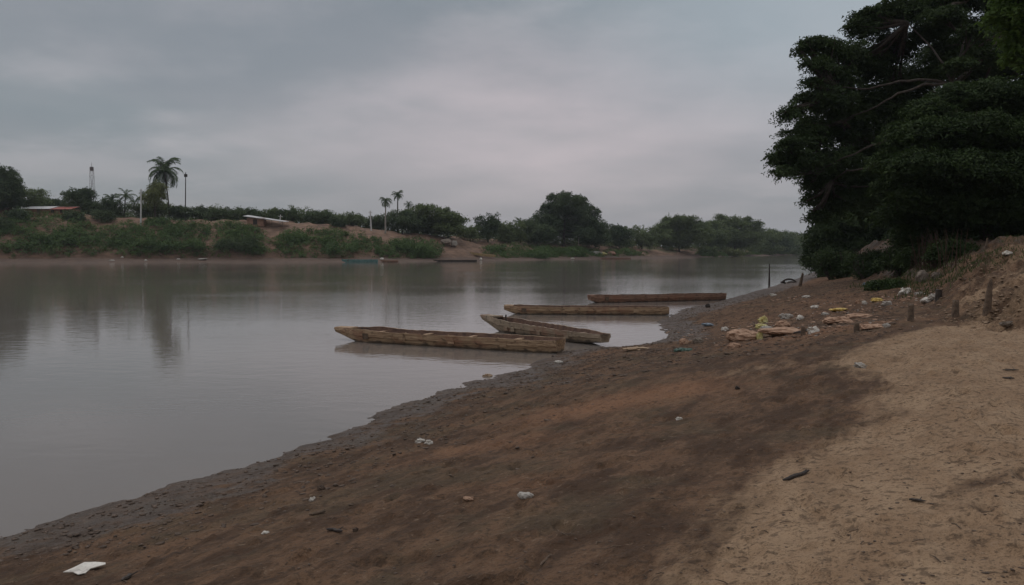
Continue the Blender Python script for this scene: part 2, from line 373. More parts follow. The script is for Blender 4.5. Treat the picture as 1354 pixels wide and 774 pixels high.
# ------------------------------------------------------------------ near ground sheet
def build_ground():
    ph = np.concatenate([np.arange(-180, -44, 2.0), np.linspace(-44, 44, 860), np.arange(46, 180, 2.0)]) * math.pi / 180
    r = np.concatenate([[.4, .8, 1.2, 1.6], np.geomspace(2.0, 110, 640), np.geomspace(114, 3000, 60)])
    R, PH = np.meshgrid(r, ph, indexing='ij'); x = R * np.sin(PH); y = R * np.cos(PH)
    z = near_z(x, y); nr, na = x.shape
    v = np.stack([x, y, z], -1).reshape(-1, 3)
    i, j = np.meshgrid(np.arange(nr - 1), np.arange(na), indexing='ij'); jn = (j + 1) % na
    f = np.stack([i * na + j, i * na + jn, (i + 1) * na + jn, (i + 1) * na + j], -1).reshape(-1, 4)
    f = np.concatenate([f, np.array([[0, na // 3, 2 * na // 3, 0]])[:0]])
    me = npmesh('ground', v, f[:, ::-1], 4)
    me.polygons.foreach_set('use_smooth', np.ones(len(me.polygons), bool))
    xf, yf = x.ravel(), y.ravel(); d, e = near_d(xf, yf), near_e(xf, yf)
    bl = [tuple(G(u, vv)[:2]) for u, vv in ((880,774),(945,700),(985,652),(1050,610),(1130,570),(1165,545),(1160,505),(1105,478),(1150,455),(1240,432))]
    by = np.array([-60, 0] + [p[1] for p in bl] + [30, 60]); bx = np.array([-6, .3] + [p[0] for p in bl] + [40, 90])
    o = np.argsort(by); by, bx = by[o], bx[o]
    sand = np.clip(.5 + (xf - np.interp(yf, by, bx)) / 1.3, 0, 1)
    # lighter on the trampled upper beach, damp streaks across it
    def ell(u, vv, ru, rv):
        c_ = G(u, vv); hh = max(.4, CAMH - c_.z); D = c_.y; ax, ay = ru * D / FPX, rv * D * D / (FPX * hh)
        q = ((xf - c_.x - (yf - c_.y) * c_.x / D) / ax) ** 2 + ((yf - c_.y) / ay) ** 2
        return np.exp(-q)
    for u, vv, ru, rv, k in ((1310,636,80,13,-.55),(1225,660,60,8,-.35),(1200,545,60,6,-.2),(1330,585,60,7,-.35),(1000,489,75,11,.5),(1290,720,60,12,-.3),(1100,520,60,9,-.3),(1120,748,40,8,-.2)):
        sand = sand + ell(u, vv, ru, rv) * k
    bank = np.clip(e / .8, 0, 1); sand = sand * (1 - bank) + bank * (np.clip((30 - yf) / 10, 0, 1) * .58 + fbm(xf / 2.5, yf / 2.5, 3, 81) * .7 * np.clip((34 - yf) / 10, 0, 1))
    dd = d + fbm(xf / 2.2, yf / 2.2, 4, 91, .6) * 3.2
    wet = np.clip(1.25 - dd / 1.5, 0, 1) + np.clip((yf - 30) / 10, 0, 1) * np.clip(2.6 - d / 1.3, 0, 1) * .9 + .7 * bank * np.clip((yf - 24) / 10, 0, 1) + ell(740, 505, 90, 9) * .5 + ell(880, 440, 50, 10) * .8  # waterline damp; the bank term paints shade onto the slope under the trees
    org = np.zeros_like(sand)
    for u, vv, ru, rv, k in ((780,540,120,16,1.0),(640,590,120,12,.7),(900,515,80,12,.8),(700,640,90,10,.4),(1060,410,160,14,.3),(960,405,60,8,.25),(1080,372,90,6,.5),(1080,440,130,8,.7),(800,466,40,6,.4),(860,570,80,8,.2),(540,620,60,8,.2)):
        org = org + ell(u, vv, ru, rv) * k
    ca = me.color_attributes.new('soil', 'FLOAT_COLOR', 'POINT')
    ca.data.foreach_set('color', np.stack([np.clip(sand, 0, 1), np.clip(wet, 0, 1), np.clip(org, 0, 1), np.ones_like(sand)], -1).astype(np.float32).ravel())
    tag(link('ground', me, M_SOIL), kind='structure')
build_ground()

# ------------------------------------------------------------------ far bank
FU = np.array([-500, -250, 0, 300, 480, 600, 700, 800, 860, 960, 1060, 1160, 1300], float)
FD = np.array([168, 176, 184, 196, 196, 208, 232, 262, 284, 345, 480, 640, 900], float)
FT = np.array([12.6, 12.4, 12.2, 11.3, 9.6, 8.3, 6.9, 5.9, 5.4, 4.4, 3.8, 3.8, 4], float)
FARP = [((u - 677) / FPX * D, D) for u, D in zip(FU, FD)]
FARP = [(FARP[0][0] - 900, FARP[0][1] - 60)] + FARP + [(1500, 1900)]
seg = np.array([0] + [math.dist(a, b) for a, b in zip(FARP[:-1], FARP[1:])]).cumsum()
FTS = np.concatenate([[12.6], FT, [4]])
def far_profile(d, T, s):
    w = 1 + fbm(s / 30, s * 0, 2, 3) * .5
    lo = np.interp(d, [-8, 0, 3, 9 ], [-1.2, 0, .45, 1.3])
    k = np.clip((d - 7 * w) / 17, 0, 1); k = k ** .85
    return np.where(d < 9, lo, 1.3) + np.maximum(T - 1.6, .5) * (k * (1.25 - .25 * k)) + np.clip(d - 24, 0, 400) * .004
def far_z(x, y):
    x = np.atleast_1d(np.asarray(x, float)); y = np.atleast_1d(np.asarray(y, float))
    d, s = polydist(x, y, FARP); return far_profile(d, np.interp(s, seg, FTS), s)
def build_far():
    smp = np.concatenate([np.arange(seg[1] - 100, seg[-4], 1.3), np.arange(seg[-4], seg[-1], 8)])
    smp = np.concatenate([[0, seg[1] - 500], smp])
    px = np.interp(smp, seg, [p[0] for p in FARP]); py = np.interp(smp, seg, [p[1] for p in FARP])
    tx, ty = np.gradient(px), np.gradient(py)
    for _ in range(30):
        tx = np.convolve(np.pad(tx, 1, 'edge'), [.25, .5, .25], 'valid'); ty = np.convolve(np.pad(ty, 1, 'edge'), [.25, .5, .25], 'valid')
    L = np.hypot(tx, ty); nx, ny = -ty / L, tx / L
    d = np.concatenate([np.arange(-6, 34, .55), np.geomspace(35, 2200, 26)])
    S, D = np.meshgrid(np.arange(len(smp)), d, indexing='ij')
    wob = fbm(smp[S] / 14, D * 0, 4, 11) * 4 * np.clip(1 - np.abs(D) / 60, 0, 1)
    x = px[S] + nx[S] * (D + wob); y = py[S] + ny[S] * (D + wob)
    z = far_profile(D, np.interp(smp, seg, FTS)[S], smp[S])
    slope = np.clip((D - 4) / 6, 0, 1) * np.clip((60 - D) / 30, 0.1, 1)
    z = z + slope * (fbm(smp[S] / 5, D / 7, 5, 17, .6) * 2.2 + np.minimum(0, -.12 + np.abs(fbm(smp[S] / 9, D / 40, 3, 19))) * 4) + fbm(x / 2, y / 2, 3, 23) * .25 * (D > 0)
    ns, nd = x.shape; v = np.stack([x, y, z], -1).reshape(-1, 3)
    i, j = np.meshgrid(np.arange(ns - 1), np.arange(nd - 1), indexing='ij')
    f = np.stack([i * nd + j, (i + 1) * nd + j, (i + 1) * nd + j + 1, i * nd + j + 1], -1).reshape(-1, 4)
    me = npmesh('far_bank', v, f, 4); me.polygons.foreach_set('use_smooth', np.ones(len(me.polygons), bool))
    mudm = np.clip(1 - (D - 5) / 4, 0, 1); gr = np.clip(.30 + (D > 40) * .5 + fbm(x / 18, y / 18, 3, 29) * .9, 0, 1) * (1 - mudm)
    ca = me.color_attributes.new('soil', 'FLOAT_COLOR', 'POINT')
    ca.data.foreach_set('color', np.stack([mudm, gr, gr * 0, gr * 0 + 1], -1).astype(np.float32).ravel())
    tag(link('far_bank', me, M_FAR), kind='structure')
build_far()
def FAR(u, d):
    D = float(np.interp(u, FU, FD)) + d; x = (u - 677) / FPX * D
    return Vector((x, D, float(far_z(x, D)[0])))

# ------------------------------------------------------------------ water
w = MB(); 
w.add([(-2600, -1600, 0), (2600, -1600, 0), (2600, 3200, 0), (-2600, 3200, 0)], [(0, 1, 2, 3)])
tag(w.build('water', M_WATER), kind='structure')

# ------------------------------------------------------------------ foliage
def leaf_quads(c, nrm, length, width, rng, jit=.5):
    """rhombic leaf clusters at centres c with normals nrm"""
    n = len(c); t_ = rng.normal(size=(n, 3)); t_ -= nrm * (t_ * nrm).sum(1, keepdims=True); t_ /= np.linalg.norm(t_, axis=1, keepdims=True) + 1e-9
    b = np.cross(nrm, t_); l = length * rng.uniform(1 - jit, 1 + jit, (n, 1)) / 2; w_ = width * rng.uniform(1 - jit, 1 + jit, (n, 1)) / 2
    droop = np.array([[0, 0, -1.]]) * l * .35
    v = np.stack([c - t_ * l + droop, c - b * w_ - t_ * l * .1, c + t_ * l + droop, c + b * w_ - t_ * l * .1], 1).reshape(-1, 3)
    return v, np.arange(4 * n).reshape(n, 4)
def unit(a): return a / (np.linalg.norm(a, axis=1, keepdims=True) + 1e-9)
def lobes_leaves(lobes, nspray, per, spray_r, leaf, rng, flat=.35, shell=.45, up=.7):
    vol = np.array([l[3] * l[4] + l[4] * l[5] + l[3] * l[5] for l in lobes]); pick = rng.choice(len(lobes), nspray, p=vol / vol.sum())
    L = np.array(lobes)[pick]; dirs = unit(rng.normal(size=(nspray, 3))); rr = 1 - shell * rng.random((nspray, 1)) ** 1.4
    c = L[:, :3] + dirs * rr * L[:, 3:6]
    nr = unit(dirs * np.array([[.5, .5, .35]]) + np.array([[0, 0, up]]) + rng.normal(size=(nspray, 3)) * .25)
    sr = spray_r * rng.uniform(.6, 1.3, (nspray, 1, 1))
    off = rng.normal(size=(nspray, per, 3)); off /= np.linalg.norm(off, axis=2, keepdims=True); off *= rng.random((nspray, per, 1)) ** .45 * sr
    par = (off * nr[:, None, :]).sum(2, keepdims=True); off = off - nr[:, None, :] * par * (1 - flat)
    r2 = (off[..., 0] ** 2 + off[..., 1] ** 2) / (sr[..., 0] ** 2)
    pts = c[:, None, :] + off; pts[..., 2] -= r2 * sr[..., 0] * .35
    n_ = np.repeat(nr, per, 0) + rng.normal(size=(nspray * per, 3)) * .45
    return leaf_quads(pts.reshape(-1, 3), unit(n_), leaf, leaf * .42, rng)
def crown_lobes(W_, D_, H_, z0, n, rng, top=1.0):
    """irregular crown filling W x D x H whose bottom is at z0"""
    L = []
    for k in range(n):
        a = rng.uniform(0, 2 * math.pi); q = rng.uniform(.15, 1) ** .6; zz = rng.uniform(.12, .9)
        env = math.sin(math.pi * min(.9, .32 + zz * .58)) ** .6
        s_ = rng.uniform(.15, .27)
        L.append((math.cos(a) * q * (W_ / 2 - W_ * s_ * .6) * env, math.sin(a) * q * (D_ / 2 - D_ * s_ * .6) * env, z0 + H_ * (s_ * .6 + zz * (1 - s_ * 1.2)), W_ * s_, D_ * s_, H_ * s_ * .62))
    L.append((0, 0, z0 + H_ * .46, W_ * .36, D_ * .34, H_ * .40))
    return L
def tree_wood(height, r0, lobes, rng, lean=(0, 0)):
    m = MB(); k = 7; top = Vector((lean[0], lean[1], height * .62)); pts = []; 
    for i in range(k):
        t_ = i / (k - 1); pts.append(Vector((top.x * t_ + math.sin(t_ * 5 + r0 * 9) * height * .012, top.y * t_, -0.4 + (top.z + .4) * t_)))
    m.tube(pts, [r0 * (1.25 - .75 * i / (k - 1)) for i in range(k)], 8)
    for l in lobes[:14]:
        s_ = pts[rng.integers(2, k - 1)]; e = Vector(l[:3]); mid = s_.lerp(e, .5) + Vector((0, 0, -.04 * height))
        m.tube([s_, mid, e], [r0 * .38, r0 * .24, r0 * .08], 5)
    return m
def far_tree(name, label, u, d, vtop, wpx, mat=None, dens=1.0, trunkfrac=.22, wide=1.0, lean=(0, 0), group=None, seed=None, cat='tree', nl=15, px=None):
    rng = np.random.default_rng(seed if seed is not None else int(u * 7 + vtop))
    b = FAR(u, d); top = ATY(u, vtop, b.y).z; H_ = max(1.5, top - b.z); W_ = wpx * 1.28 * b.y / FPX; H_ *= 1.06
    root = empty(name, b); tag(root, label, cat, group)
    L = crown_lobes(W_, W_ * .85, H_ * (1.06 - trunkfrac), H_ * (trunkfrac - .08), nl, rng)
    if px:
        k = b.y / FPX; L = [((a - u) * k, rng.uniform(-.25, .25) * W_, ATY(a, c2, b.y).z - b.z, ra * k, ra * k, rb * k) for a, c2, ra, rb in px]
    sub_ = []
    for l in L:
        for _ in range(4 if px else 2):
            q = unit(rng.normal(size=(1, 3)))[0]; q[2] = abs(q[2]) * 1.2; r_ = rng.uniform(.22, .42)
            sub_.append((l[0] + q[0] * l[3] * .98, l[1] + q[1] * l[4] * .98, l[2] + q[2] * l[5] * .98, l[3] * r_, l[4] * r_, l[5] * r_ * .8))
    L = L + sub_
    leaf = .00235 * b.y; area = W_ * H_
    ns = int(min(3600 if nl > 20 else 1500, max(90, area * (9 if nl > 20 or px else 6) * dens * (205 / b.y) ** 2)))
    vv, ff = lobes_leaves(L, ns, 16, leaf * 2.1, leaf, rng, .5, .55)
    tree_wood(H_, max(.12, H_ * .022), L, rng, lean).build('trunk', M_BARK, root)
    link('crown', npmesh('crown', vv, ff, 4), mat or L_FAR, root)
    return root
def far_bush(name, label, u, d, h_m, wpx, mat=None, group=None, seed=0, squash=.8):
    rng = np.random.default_rng(int(u * 13 + d * 7) + seed); b = FAR(u, d); W_ = wpx * b.y / FPX
    L = [(rng.uniform(-.5, .5) * W_ * .75, rng.uniform(-.4, .4) * W_ * .4, h_m * rng.uniform(.25, .55), W_ * rng.uniform(.12, .22), W_ * .15, h_m * rng.uniform(.3, .45)) for _ in range(9)]
    L.append((0, 0, h_m * .35, W_ * .34, W_ * .2, h_m * .38))
    leaf = .0021 * b.y; vv, ff = lobes_leaves(L, int(min(380, 60 + W_ * h_m * 5)), 14, leaf * 2.2, leaf, rng, .6, .6)
    o = link(name, npmesh(name, vv, ff, 4), mat or L_SCRUB, None, b - Vector((0, 0, .15))); tag(o, label, 'bush', group); return o
def palm(label, u, d, vtop, crown_px, lean_px=0, pale=False, group='palms on the far bank', nf=22, droop=1.0):
    rng = random.Random(int(u * 3 + vtop)); b = FAR(u + lean_px, d); R = crown_px * b.y / FPX / 2
    top = ATY(u, vtop, b.y); H_ = top.z - b.z - R * .45; dx = top.x - b.x
    root = empty('coconut_palm', b); tag(root, label, 'palm tree', group)
    m = MB(); pts = [Vector((dx * (i / 8) ** 1.5, 0, -.3 + (H_ + .3) * i / 8)) for i in range(9)]
    m.tube(pts, [.24 - .012 * i for i in range(9)], 8); m.build('trunk', M_BARKPALE if pale else M_BARK, root)
    c_ = pts[-1]; f = MB()
    for k in range(nf):
        a = 2 * math.pi * k / nf * 2.62 + rng.uniform(-.2, .2); el = rng.uniform(-.5, 1.35); Ln = R * rng.uniform(.95, 1.25)
        dirh = Vector((math.cos(a), math.sin(a), 0)); side = Vector((-math.sin(a), math.cos(a), 0)); p = c_.copy(); e_ = el; sp_ = []
        for i in range(9):
            sp_.append(p.copy()); p = p + (dirh * math.cos(e_) + Vector((0, 0, math.sin(e_)))) * Ln / 8; e_ -= (.07 + .038 * i) * droop
        f.tube(sp_, [.05] * 9, 3, False)
        for i in range(1, 9):
            q = sp_[i]; wl_ = R * .25 * math.sin(math.pi * (i + .6) / 10.2) + .1; dn = (sp_[i] - sp_[i - 1]).normalized()
            for sgn in (-1, 1):
                for j in (0, .5):
                    q2 = q - dn * Ln / 8 * j; tip = q2 + side * sgn * wl_ + dn * wl_ * .55 + Vector((0, 0, -wl_ * rng.uniform(.35, .9)))
                    f.add([q2, q2 + dn * Ln * .05, tip], [(0, 1, 2)])
    for k in range(5):
        a = k * 1.3; f.tube([c_ + Vector((math.cos(a) * .15, math.sin(a) * .15, -.25)), c_ + Vector((math.cos(a) * .3, math.sin(a) * .3, -.5))], [.16, .12], 5)
    f.build('crown', L_PALM, root); return root

G1 = 'trees on top of the far bank'
FT_ = far_tree
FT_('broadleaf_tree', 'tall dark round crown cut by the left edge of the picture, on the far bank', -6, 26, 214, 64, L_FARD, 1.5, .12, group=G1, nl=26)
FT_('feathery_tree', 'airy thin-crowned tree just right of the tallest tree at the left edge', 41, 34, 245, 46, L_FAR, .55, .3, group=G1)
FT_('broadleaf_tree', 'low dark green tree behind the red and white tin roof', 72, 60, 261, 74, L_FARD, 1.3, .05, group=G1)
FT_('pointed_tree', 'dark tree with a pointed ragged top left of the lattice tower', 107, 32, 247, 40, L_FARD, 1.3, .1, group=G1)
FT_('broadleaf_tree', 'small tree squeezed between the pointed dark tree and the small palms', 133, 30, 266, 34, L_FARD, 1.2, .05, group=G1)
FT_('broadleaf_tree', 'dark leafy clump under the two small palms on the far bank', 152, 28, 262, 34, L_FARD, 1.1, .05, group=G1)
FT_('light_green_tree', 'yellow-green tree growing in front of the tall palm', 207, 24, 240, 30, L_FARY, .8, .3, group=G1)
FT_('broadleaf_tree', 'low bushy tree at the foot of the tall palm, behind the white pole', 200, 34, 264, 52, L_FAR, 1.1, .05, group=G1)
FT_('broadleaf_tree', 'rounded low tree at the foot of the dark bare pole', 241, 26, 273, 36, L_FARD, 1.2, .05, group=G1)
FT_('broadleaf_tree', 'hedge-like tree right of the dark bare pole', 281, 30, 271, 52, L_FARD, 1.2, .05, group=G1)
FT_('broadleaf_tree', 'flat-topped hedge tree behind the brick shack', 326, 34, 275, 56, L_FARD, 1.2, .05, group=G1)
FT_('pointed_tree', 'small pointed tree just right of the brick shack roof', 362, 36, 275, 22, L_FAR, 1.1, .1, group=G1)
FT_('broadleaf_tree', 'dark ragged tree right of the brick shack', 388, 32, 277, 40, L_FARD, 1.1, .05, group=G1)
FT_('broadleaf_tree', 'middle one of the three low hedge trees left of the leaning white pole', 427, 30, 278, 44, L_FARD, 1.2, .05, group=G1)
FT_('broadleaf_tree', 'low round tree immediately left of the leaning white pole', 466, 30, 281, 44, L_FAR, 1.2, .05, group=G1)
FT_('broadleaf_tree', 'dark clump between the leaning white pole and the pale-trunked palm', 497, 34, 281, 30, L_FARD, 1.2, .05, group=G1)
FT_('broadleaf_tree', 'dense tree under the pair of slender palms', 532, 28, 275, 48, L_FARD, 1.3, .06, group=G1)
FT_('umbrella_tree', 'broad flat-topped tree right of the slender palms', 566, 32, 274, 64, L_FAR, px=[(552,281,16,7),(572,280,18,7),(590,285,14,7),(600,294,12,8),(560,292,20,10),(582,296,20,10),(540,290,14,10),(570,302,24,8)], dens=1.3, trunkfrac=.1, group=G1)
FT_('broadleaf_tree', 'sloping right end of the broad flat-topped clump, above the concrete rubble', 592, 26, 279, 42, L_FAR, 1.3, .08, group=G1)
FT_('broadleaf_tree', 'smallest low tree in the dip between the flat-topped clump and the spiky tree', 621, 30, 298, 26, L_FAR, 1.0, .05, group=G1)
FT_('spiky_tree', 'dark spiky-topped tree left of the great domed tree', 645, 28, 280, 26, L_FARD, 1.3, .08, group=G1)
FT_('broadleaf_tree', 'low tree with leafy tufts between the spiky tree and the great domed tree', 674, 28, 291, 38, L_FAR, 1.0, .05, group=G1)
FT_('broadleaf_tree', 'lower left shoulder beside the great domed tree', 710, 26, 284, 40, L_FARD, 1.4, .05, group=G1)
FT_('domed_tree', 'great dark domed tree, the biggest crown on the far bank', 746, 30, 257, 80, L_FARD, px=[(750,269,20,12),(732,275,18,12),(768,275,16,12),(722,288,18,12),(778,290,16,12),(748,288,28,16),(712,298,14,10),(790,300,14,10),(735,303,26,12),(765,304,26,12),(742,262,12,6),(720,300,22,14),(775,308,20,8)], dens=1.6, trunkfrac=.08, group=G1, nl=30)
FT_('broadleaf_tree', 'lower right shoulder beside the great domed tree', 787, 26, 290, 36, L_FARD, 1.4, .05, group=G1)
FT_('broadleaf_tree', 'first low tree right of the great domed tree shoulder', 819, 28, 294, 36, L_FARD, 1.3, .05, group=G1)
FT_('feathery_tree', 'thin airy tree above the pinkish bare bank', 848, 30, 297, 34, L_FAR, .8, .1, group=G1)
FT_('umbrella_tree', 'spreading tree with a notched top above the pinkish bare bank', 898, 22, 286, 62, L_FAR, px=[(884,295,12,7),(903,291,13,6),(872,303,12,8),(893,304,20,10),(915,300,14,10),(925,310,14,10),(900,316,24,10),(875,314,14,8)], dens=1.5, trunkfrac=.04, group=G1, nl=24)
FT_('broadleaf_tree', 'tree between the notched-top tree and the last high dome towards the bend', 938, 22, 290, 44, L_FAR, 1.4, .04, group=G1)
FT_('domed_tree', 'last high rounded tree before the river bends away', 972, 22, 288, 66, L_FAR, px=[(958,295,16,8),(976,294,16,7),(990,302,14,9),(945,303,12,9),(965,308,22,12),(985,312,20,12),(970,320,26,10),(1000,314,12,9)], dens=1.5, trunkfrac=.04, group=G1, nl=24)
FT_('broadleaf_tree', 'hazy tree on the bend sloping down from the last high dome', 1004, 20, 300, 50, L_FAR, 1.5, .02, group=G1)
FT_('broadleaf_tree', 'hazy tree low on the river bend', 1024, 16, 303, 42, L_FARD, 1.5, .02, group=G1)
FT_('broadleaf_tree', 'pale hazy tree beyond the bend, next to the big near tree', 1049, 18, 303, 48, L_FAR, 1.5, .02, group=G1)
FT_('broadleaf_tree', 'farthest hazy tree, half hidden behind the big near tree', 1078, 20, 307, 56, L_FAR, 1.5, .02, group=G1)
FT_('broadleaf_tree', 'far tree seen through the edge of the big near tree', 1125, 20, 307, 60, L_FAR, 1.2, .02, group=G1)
for a in ((166, 30, 253, 26, 0, 'taller of the two small palms left of the white pole'), (148, 32, 259, 22, 0, 'shorter small palm right of the lattice tower'),
          (188, 36, 255, 24, 0, 'small palm half hidden behind the white pole')):
    palm(a[5], *a[:5], nf=16)
palm('tallest coconut palm on the far bank, leaning with a shaggy crown', 217, 30, 215, 46, 9, nf=46, droop=1.15)
palm('slender palm with a pale straight trunk, left of the pair', 510, 22, 262, 18, 0, True, nf=24, droop=1.3)
palm('higher palm of the slender pair, just behind the pale-trunked one', 526, 34, 254, 17, 0, nf=24, droop=1.2)
palm('short palm tip right of the slender pair', 540, 40, 268, 12, 0, nf=16)
palm('little palm poking up left of the great domed tree', 688, 34, 291, 20, 0, nf=14, droop=.6)

# distant wood that reads as one mass behind the bank trees
rng = np.random.default_rng(77); L = []
for u in np.arange(-140, 1260, 7.0):
    D = float(np.interp(u, FU, FD)) + rng.uniform(42, 70); x = (u - 677) / FPX * D; z0 = float(far_z(x, D)[0])
    hh = rng.uniform(2.4, 6.6) * float(np.interp(u, [0, 500, 640, 1100], [.85, 1.0, 1.1, 1.9])); ww = 7 * D / FPX * rng.uniform(.9, 1.6); L.append((x, D, z0 + hh * .4, ww, ww, hh * .6)); L.append((x, D - 12, z0 + .6, ww, ww, 1.3))
vv, ff = lobes_leaves(L, 15000, 12, 1.1, .6, rng, .6, .5)
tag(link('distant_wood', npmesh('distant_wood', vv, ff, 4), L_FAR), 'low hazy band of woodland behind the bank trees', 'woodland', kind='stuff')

# creeping scrub that coats the slope of the far bank, in patches with bare earth between
rng = np.random.default_rng(5); L = []
for u0, u1, d0, d1, n in ((-60, 148, 7, 22, 170), (156, 350, 7, 21, 170), (368, 508, 7, 18, 110), (508, 584, 7, 15, 55), (640, 792, 7.5, 22, 120), (800, 850, 12, 20, 22), (925, 1080, 4, 20, 110)):
    for k in range(n):
        u = rng.uniform(u0, u1); tt = rng.random(); d = d0 + (d1 - d0) * tt ** 1.1 * (1 - .45 * abs((u - (u0 + u1) / 2) / (u1 - u0) * 2) ** 2)
        b = FAR(u, d); r_ = rng.uniform(1.0, 2.2); L.append((b.x, b.y, b.z + .3, r_ * 1.6, r_, r_ * rng.uniform(.5, .95)))
vv, ff = lobes_leaves(L, 15000, 14, .8, .42, rng, .6, .4)
tag(link('creeping_scrub', npmesh('creeping_scrub', vv, ff, 4), L_SCRUB), 'green creeping scrub coating the slope of the far bank', 'scrub', kind='stuff')
GB = 'bushes on the slope of the far bank'
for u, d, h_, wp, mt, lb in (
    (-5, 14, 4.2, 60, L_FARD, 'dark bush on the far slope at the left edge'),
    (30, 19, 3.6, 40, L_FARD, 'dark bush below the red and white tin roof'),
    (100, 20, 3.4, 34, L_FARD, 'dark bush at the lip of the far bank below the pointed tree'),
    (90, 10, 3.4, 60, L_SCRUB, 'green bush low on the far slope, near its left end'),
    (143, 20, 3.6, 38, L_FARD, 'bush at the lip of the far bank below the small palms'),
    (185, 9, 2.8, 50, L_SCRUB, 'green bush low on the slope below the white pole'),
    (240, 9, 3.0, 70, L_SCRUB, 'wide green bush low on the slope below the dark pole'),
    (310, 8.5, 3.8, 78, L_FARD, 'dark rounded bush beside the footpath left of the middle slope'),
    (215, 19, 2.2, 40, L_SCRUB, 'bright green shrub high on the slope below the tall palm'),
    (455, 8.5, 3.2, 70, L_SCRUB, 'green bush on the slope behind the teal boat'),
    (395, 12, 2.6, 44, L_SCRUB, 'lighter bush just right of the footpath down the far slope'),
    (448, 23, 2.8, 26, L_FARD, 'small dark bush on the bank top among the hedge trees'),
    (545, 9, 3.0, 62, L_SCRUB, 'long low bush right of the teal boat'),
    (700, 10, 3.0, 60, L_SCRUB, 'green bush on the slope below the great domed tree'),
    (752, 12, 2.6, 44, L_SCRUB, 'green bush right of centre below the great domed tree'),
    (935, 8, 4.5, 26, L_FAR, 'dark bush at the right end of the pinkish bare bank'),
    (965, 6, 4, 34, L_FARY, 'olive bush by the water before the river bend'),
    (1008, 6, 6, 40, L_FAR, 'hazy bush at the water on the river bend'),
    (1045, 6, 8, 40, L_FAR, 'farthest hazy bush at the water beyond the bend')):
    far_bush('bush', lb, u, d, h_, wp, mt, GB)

# ------------------------------------------------------------------ structures of the far bank
def roofsheet(m, x0, x1, y0, y1, z0, z1, n=24, th=.05):
    vs = []; 
    for i in range(n * 2 + 1):
        x = x0 + (x1 - x0) * i / (n * 2); dz = .05 * (i % 2)
        vs += [(x, y0, z0 + dz), (x, y1, z1 + dz), (x, y0, z0 + dz - th), (x, y1, z1 + dz - th)]
    fs = []
    for i in range(n * 2):
        a, b = i * 4, i * 4 + 4; fs += [(a, b, b + 1, a + 1), (a + 2, a + 3, b + 3, b + 2), (a, a + 2, b + 2, b), (a + 1, b + 1, b + 3, a + 3)]
    fs += [(0, 1, 3, 2), (n * 8, n * 8 + 2, n * 8 + 3, n * 8 + 1)]; m.add(vs, fs)
b = FAR(66, 27); top = ATY(66, 272.5, b.y).z - b.z
hs = empty('tin_roofed_house', b); tag(hs, 'low house with a long red and white tin roof on the far bank', 'house')
hw = 6.6; m = MB(); m.box((0, 2.2, top * .36), (hw * 2 - .8, 4.4, top * .72)); m.build('wall', M_BRICK, hs)
m = MB(); roofsheet(m, -hw, 1.0, -1.2, 3.2, top * .70, top * 1.02); m.build('roof', M_TIN, hs)
m = MB(); roofsheet(m, 1.05, hw, -1.2, 3.2, top * .66, top * .96); o = m.build('roof', M_RED, hs); o['label'] = 'red sheets of the roof'
m = MB(); roofsheet(m, -hw, hw, 3.25, 5.6, top * 1.02, top * .75); m.build('rear_roof', M_TIN, hs)
m = MB(); m.box((-2.5, -.03, .95), (.9, .06, 1.9)); m.build('door', M_POST, hs)
for x in (1.2, 3.6): m = MB(); m.box((x, -.03, 1.3), (.8, .06, .8)); m.build('window', M_BLACKWOOD, hs)
b = FAR(2, 30); m = MB(); hs = empty('tin_shed', b); tag(hs, 'small pale tin shed roof at the left edge of the far bank', 'shed')
m.box((0, 0, 1.2), (5, 3, 2.4)); m.build('wall', M_BRICK, hs); m = MB(); roofsheet(m, -3, 3, -2, 2, 2.5, 3.1, 12); m.build('roof', M_TIN, hs)
b = FAR(352, 20); hs = empty('brick_shack', b); tag(hs, 'brick shack under a thin slanting tin roof at the lip of the far bank', 'shack')
k = b.y / FPX
m = MB(); m.box((-13 * k, 1, .9), (22 * k, 2.6, 2.3)); m.build('wall', M_BRICK, hs)
m = MB(); m.add([(-27*k,-1.2,2.5),(27*k,-1.2,1.0),(27*k,3,1.2),(-27*k,3,2.9),(-27*k,-1.2,2.38),(27*k,-1.2,.88),(27*k,3,1.08),(-27*k,3,2.78)], [(0,1,2,3),(7,6,5,4),(0,4,5,1),(1,5,6,2),(2,6,7,3),(3,7,4,0)]); m.build('roof', M_TIN, hs)
for x in (10, 24): m = MB(); m.tube([(x*k,-1,-.5),(x*k,-1,1.6 - x * .02)], .08, 6); m.build('post', M_POST, hs)
m = MB(); m.box((-13*k, -.33, .9), (1.1, .06, 1.4)); m.build('door', M_BLACKWOOD, hs)
def pole(name, label, ub, ut, d, vt, r, mat, extra=False):
    b = FAR(ub, d); t_ = ATY(ut, vt, b.y); root = empty(name, b); tag(root, label, 'pole')
    m = MB(); m.tube([(0, 0, -.5), ((t_.x - b.x) * .5, 0, (t_.z - b.z) * .5), (t_.x - b.x, 0, t_.z - b.z)], [r * 1.2, r, r * .75], 8); m.build('shaft', mat, root)
    m = MB(); q = Vector((t_.x - b.x, 0, t_.z - b.z)); m.box(q + Vector((0, 0, -.5 if not extra else -.9)), (1.1 if not extra else .9, .14, .14 if not extra else .8))
    m.build('crossarm' if not extra else 'lamp_head', mat, root)
    return root
pole('utility_pole', 'straight white concrete pole between the small palms and the tall palm', 187.5, 186.5, 17, 250, .2, M_PALE)
pole('bare_pole', 'tall thin dark pole right of the tallest palm, thicker at its tip', 246.5, 245.5, 30, 228, .15, M_BLACKWOOD, True)
pole('utility_pole', 'leaning white pole left of the pale-trunked slender palm', 491.5, 489.5, 22, 279, .19, M_PALE)
pole('wooden_post', 'short pale post at the bank top under the right side of the great domed tree', 765, 765, 20, 312, .16, M_BARKPALE)
pole('wooden_post', 'short grey post beside the small spiked tree right of the brick shack', 371, 371, 24, 284, .13, M_PALE)
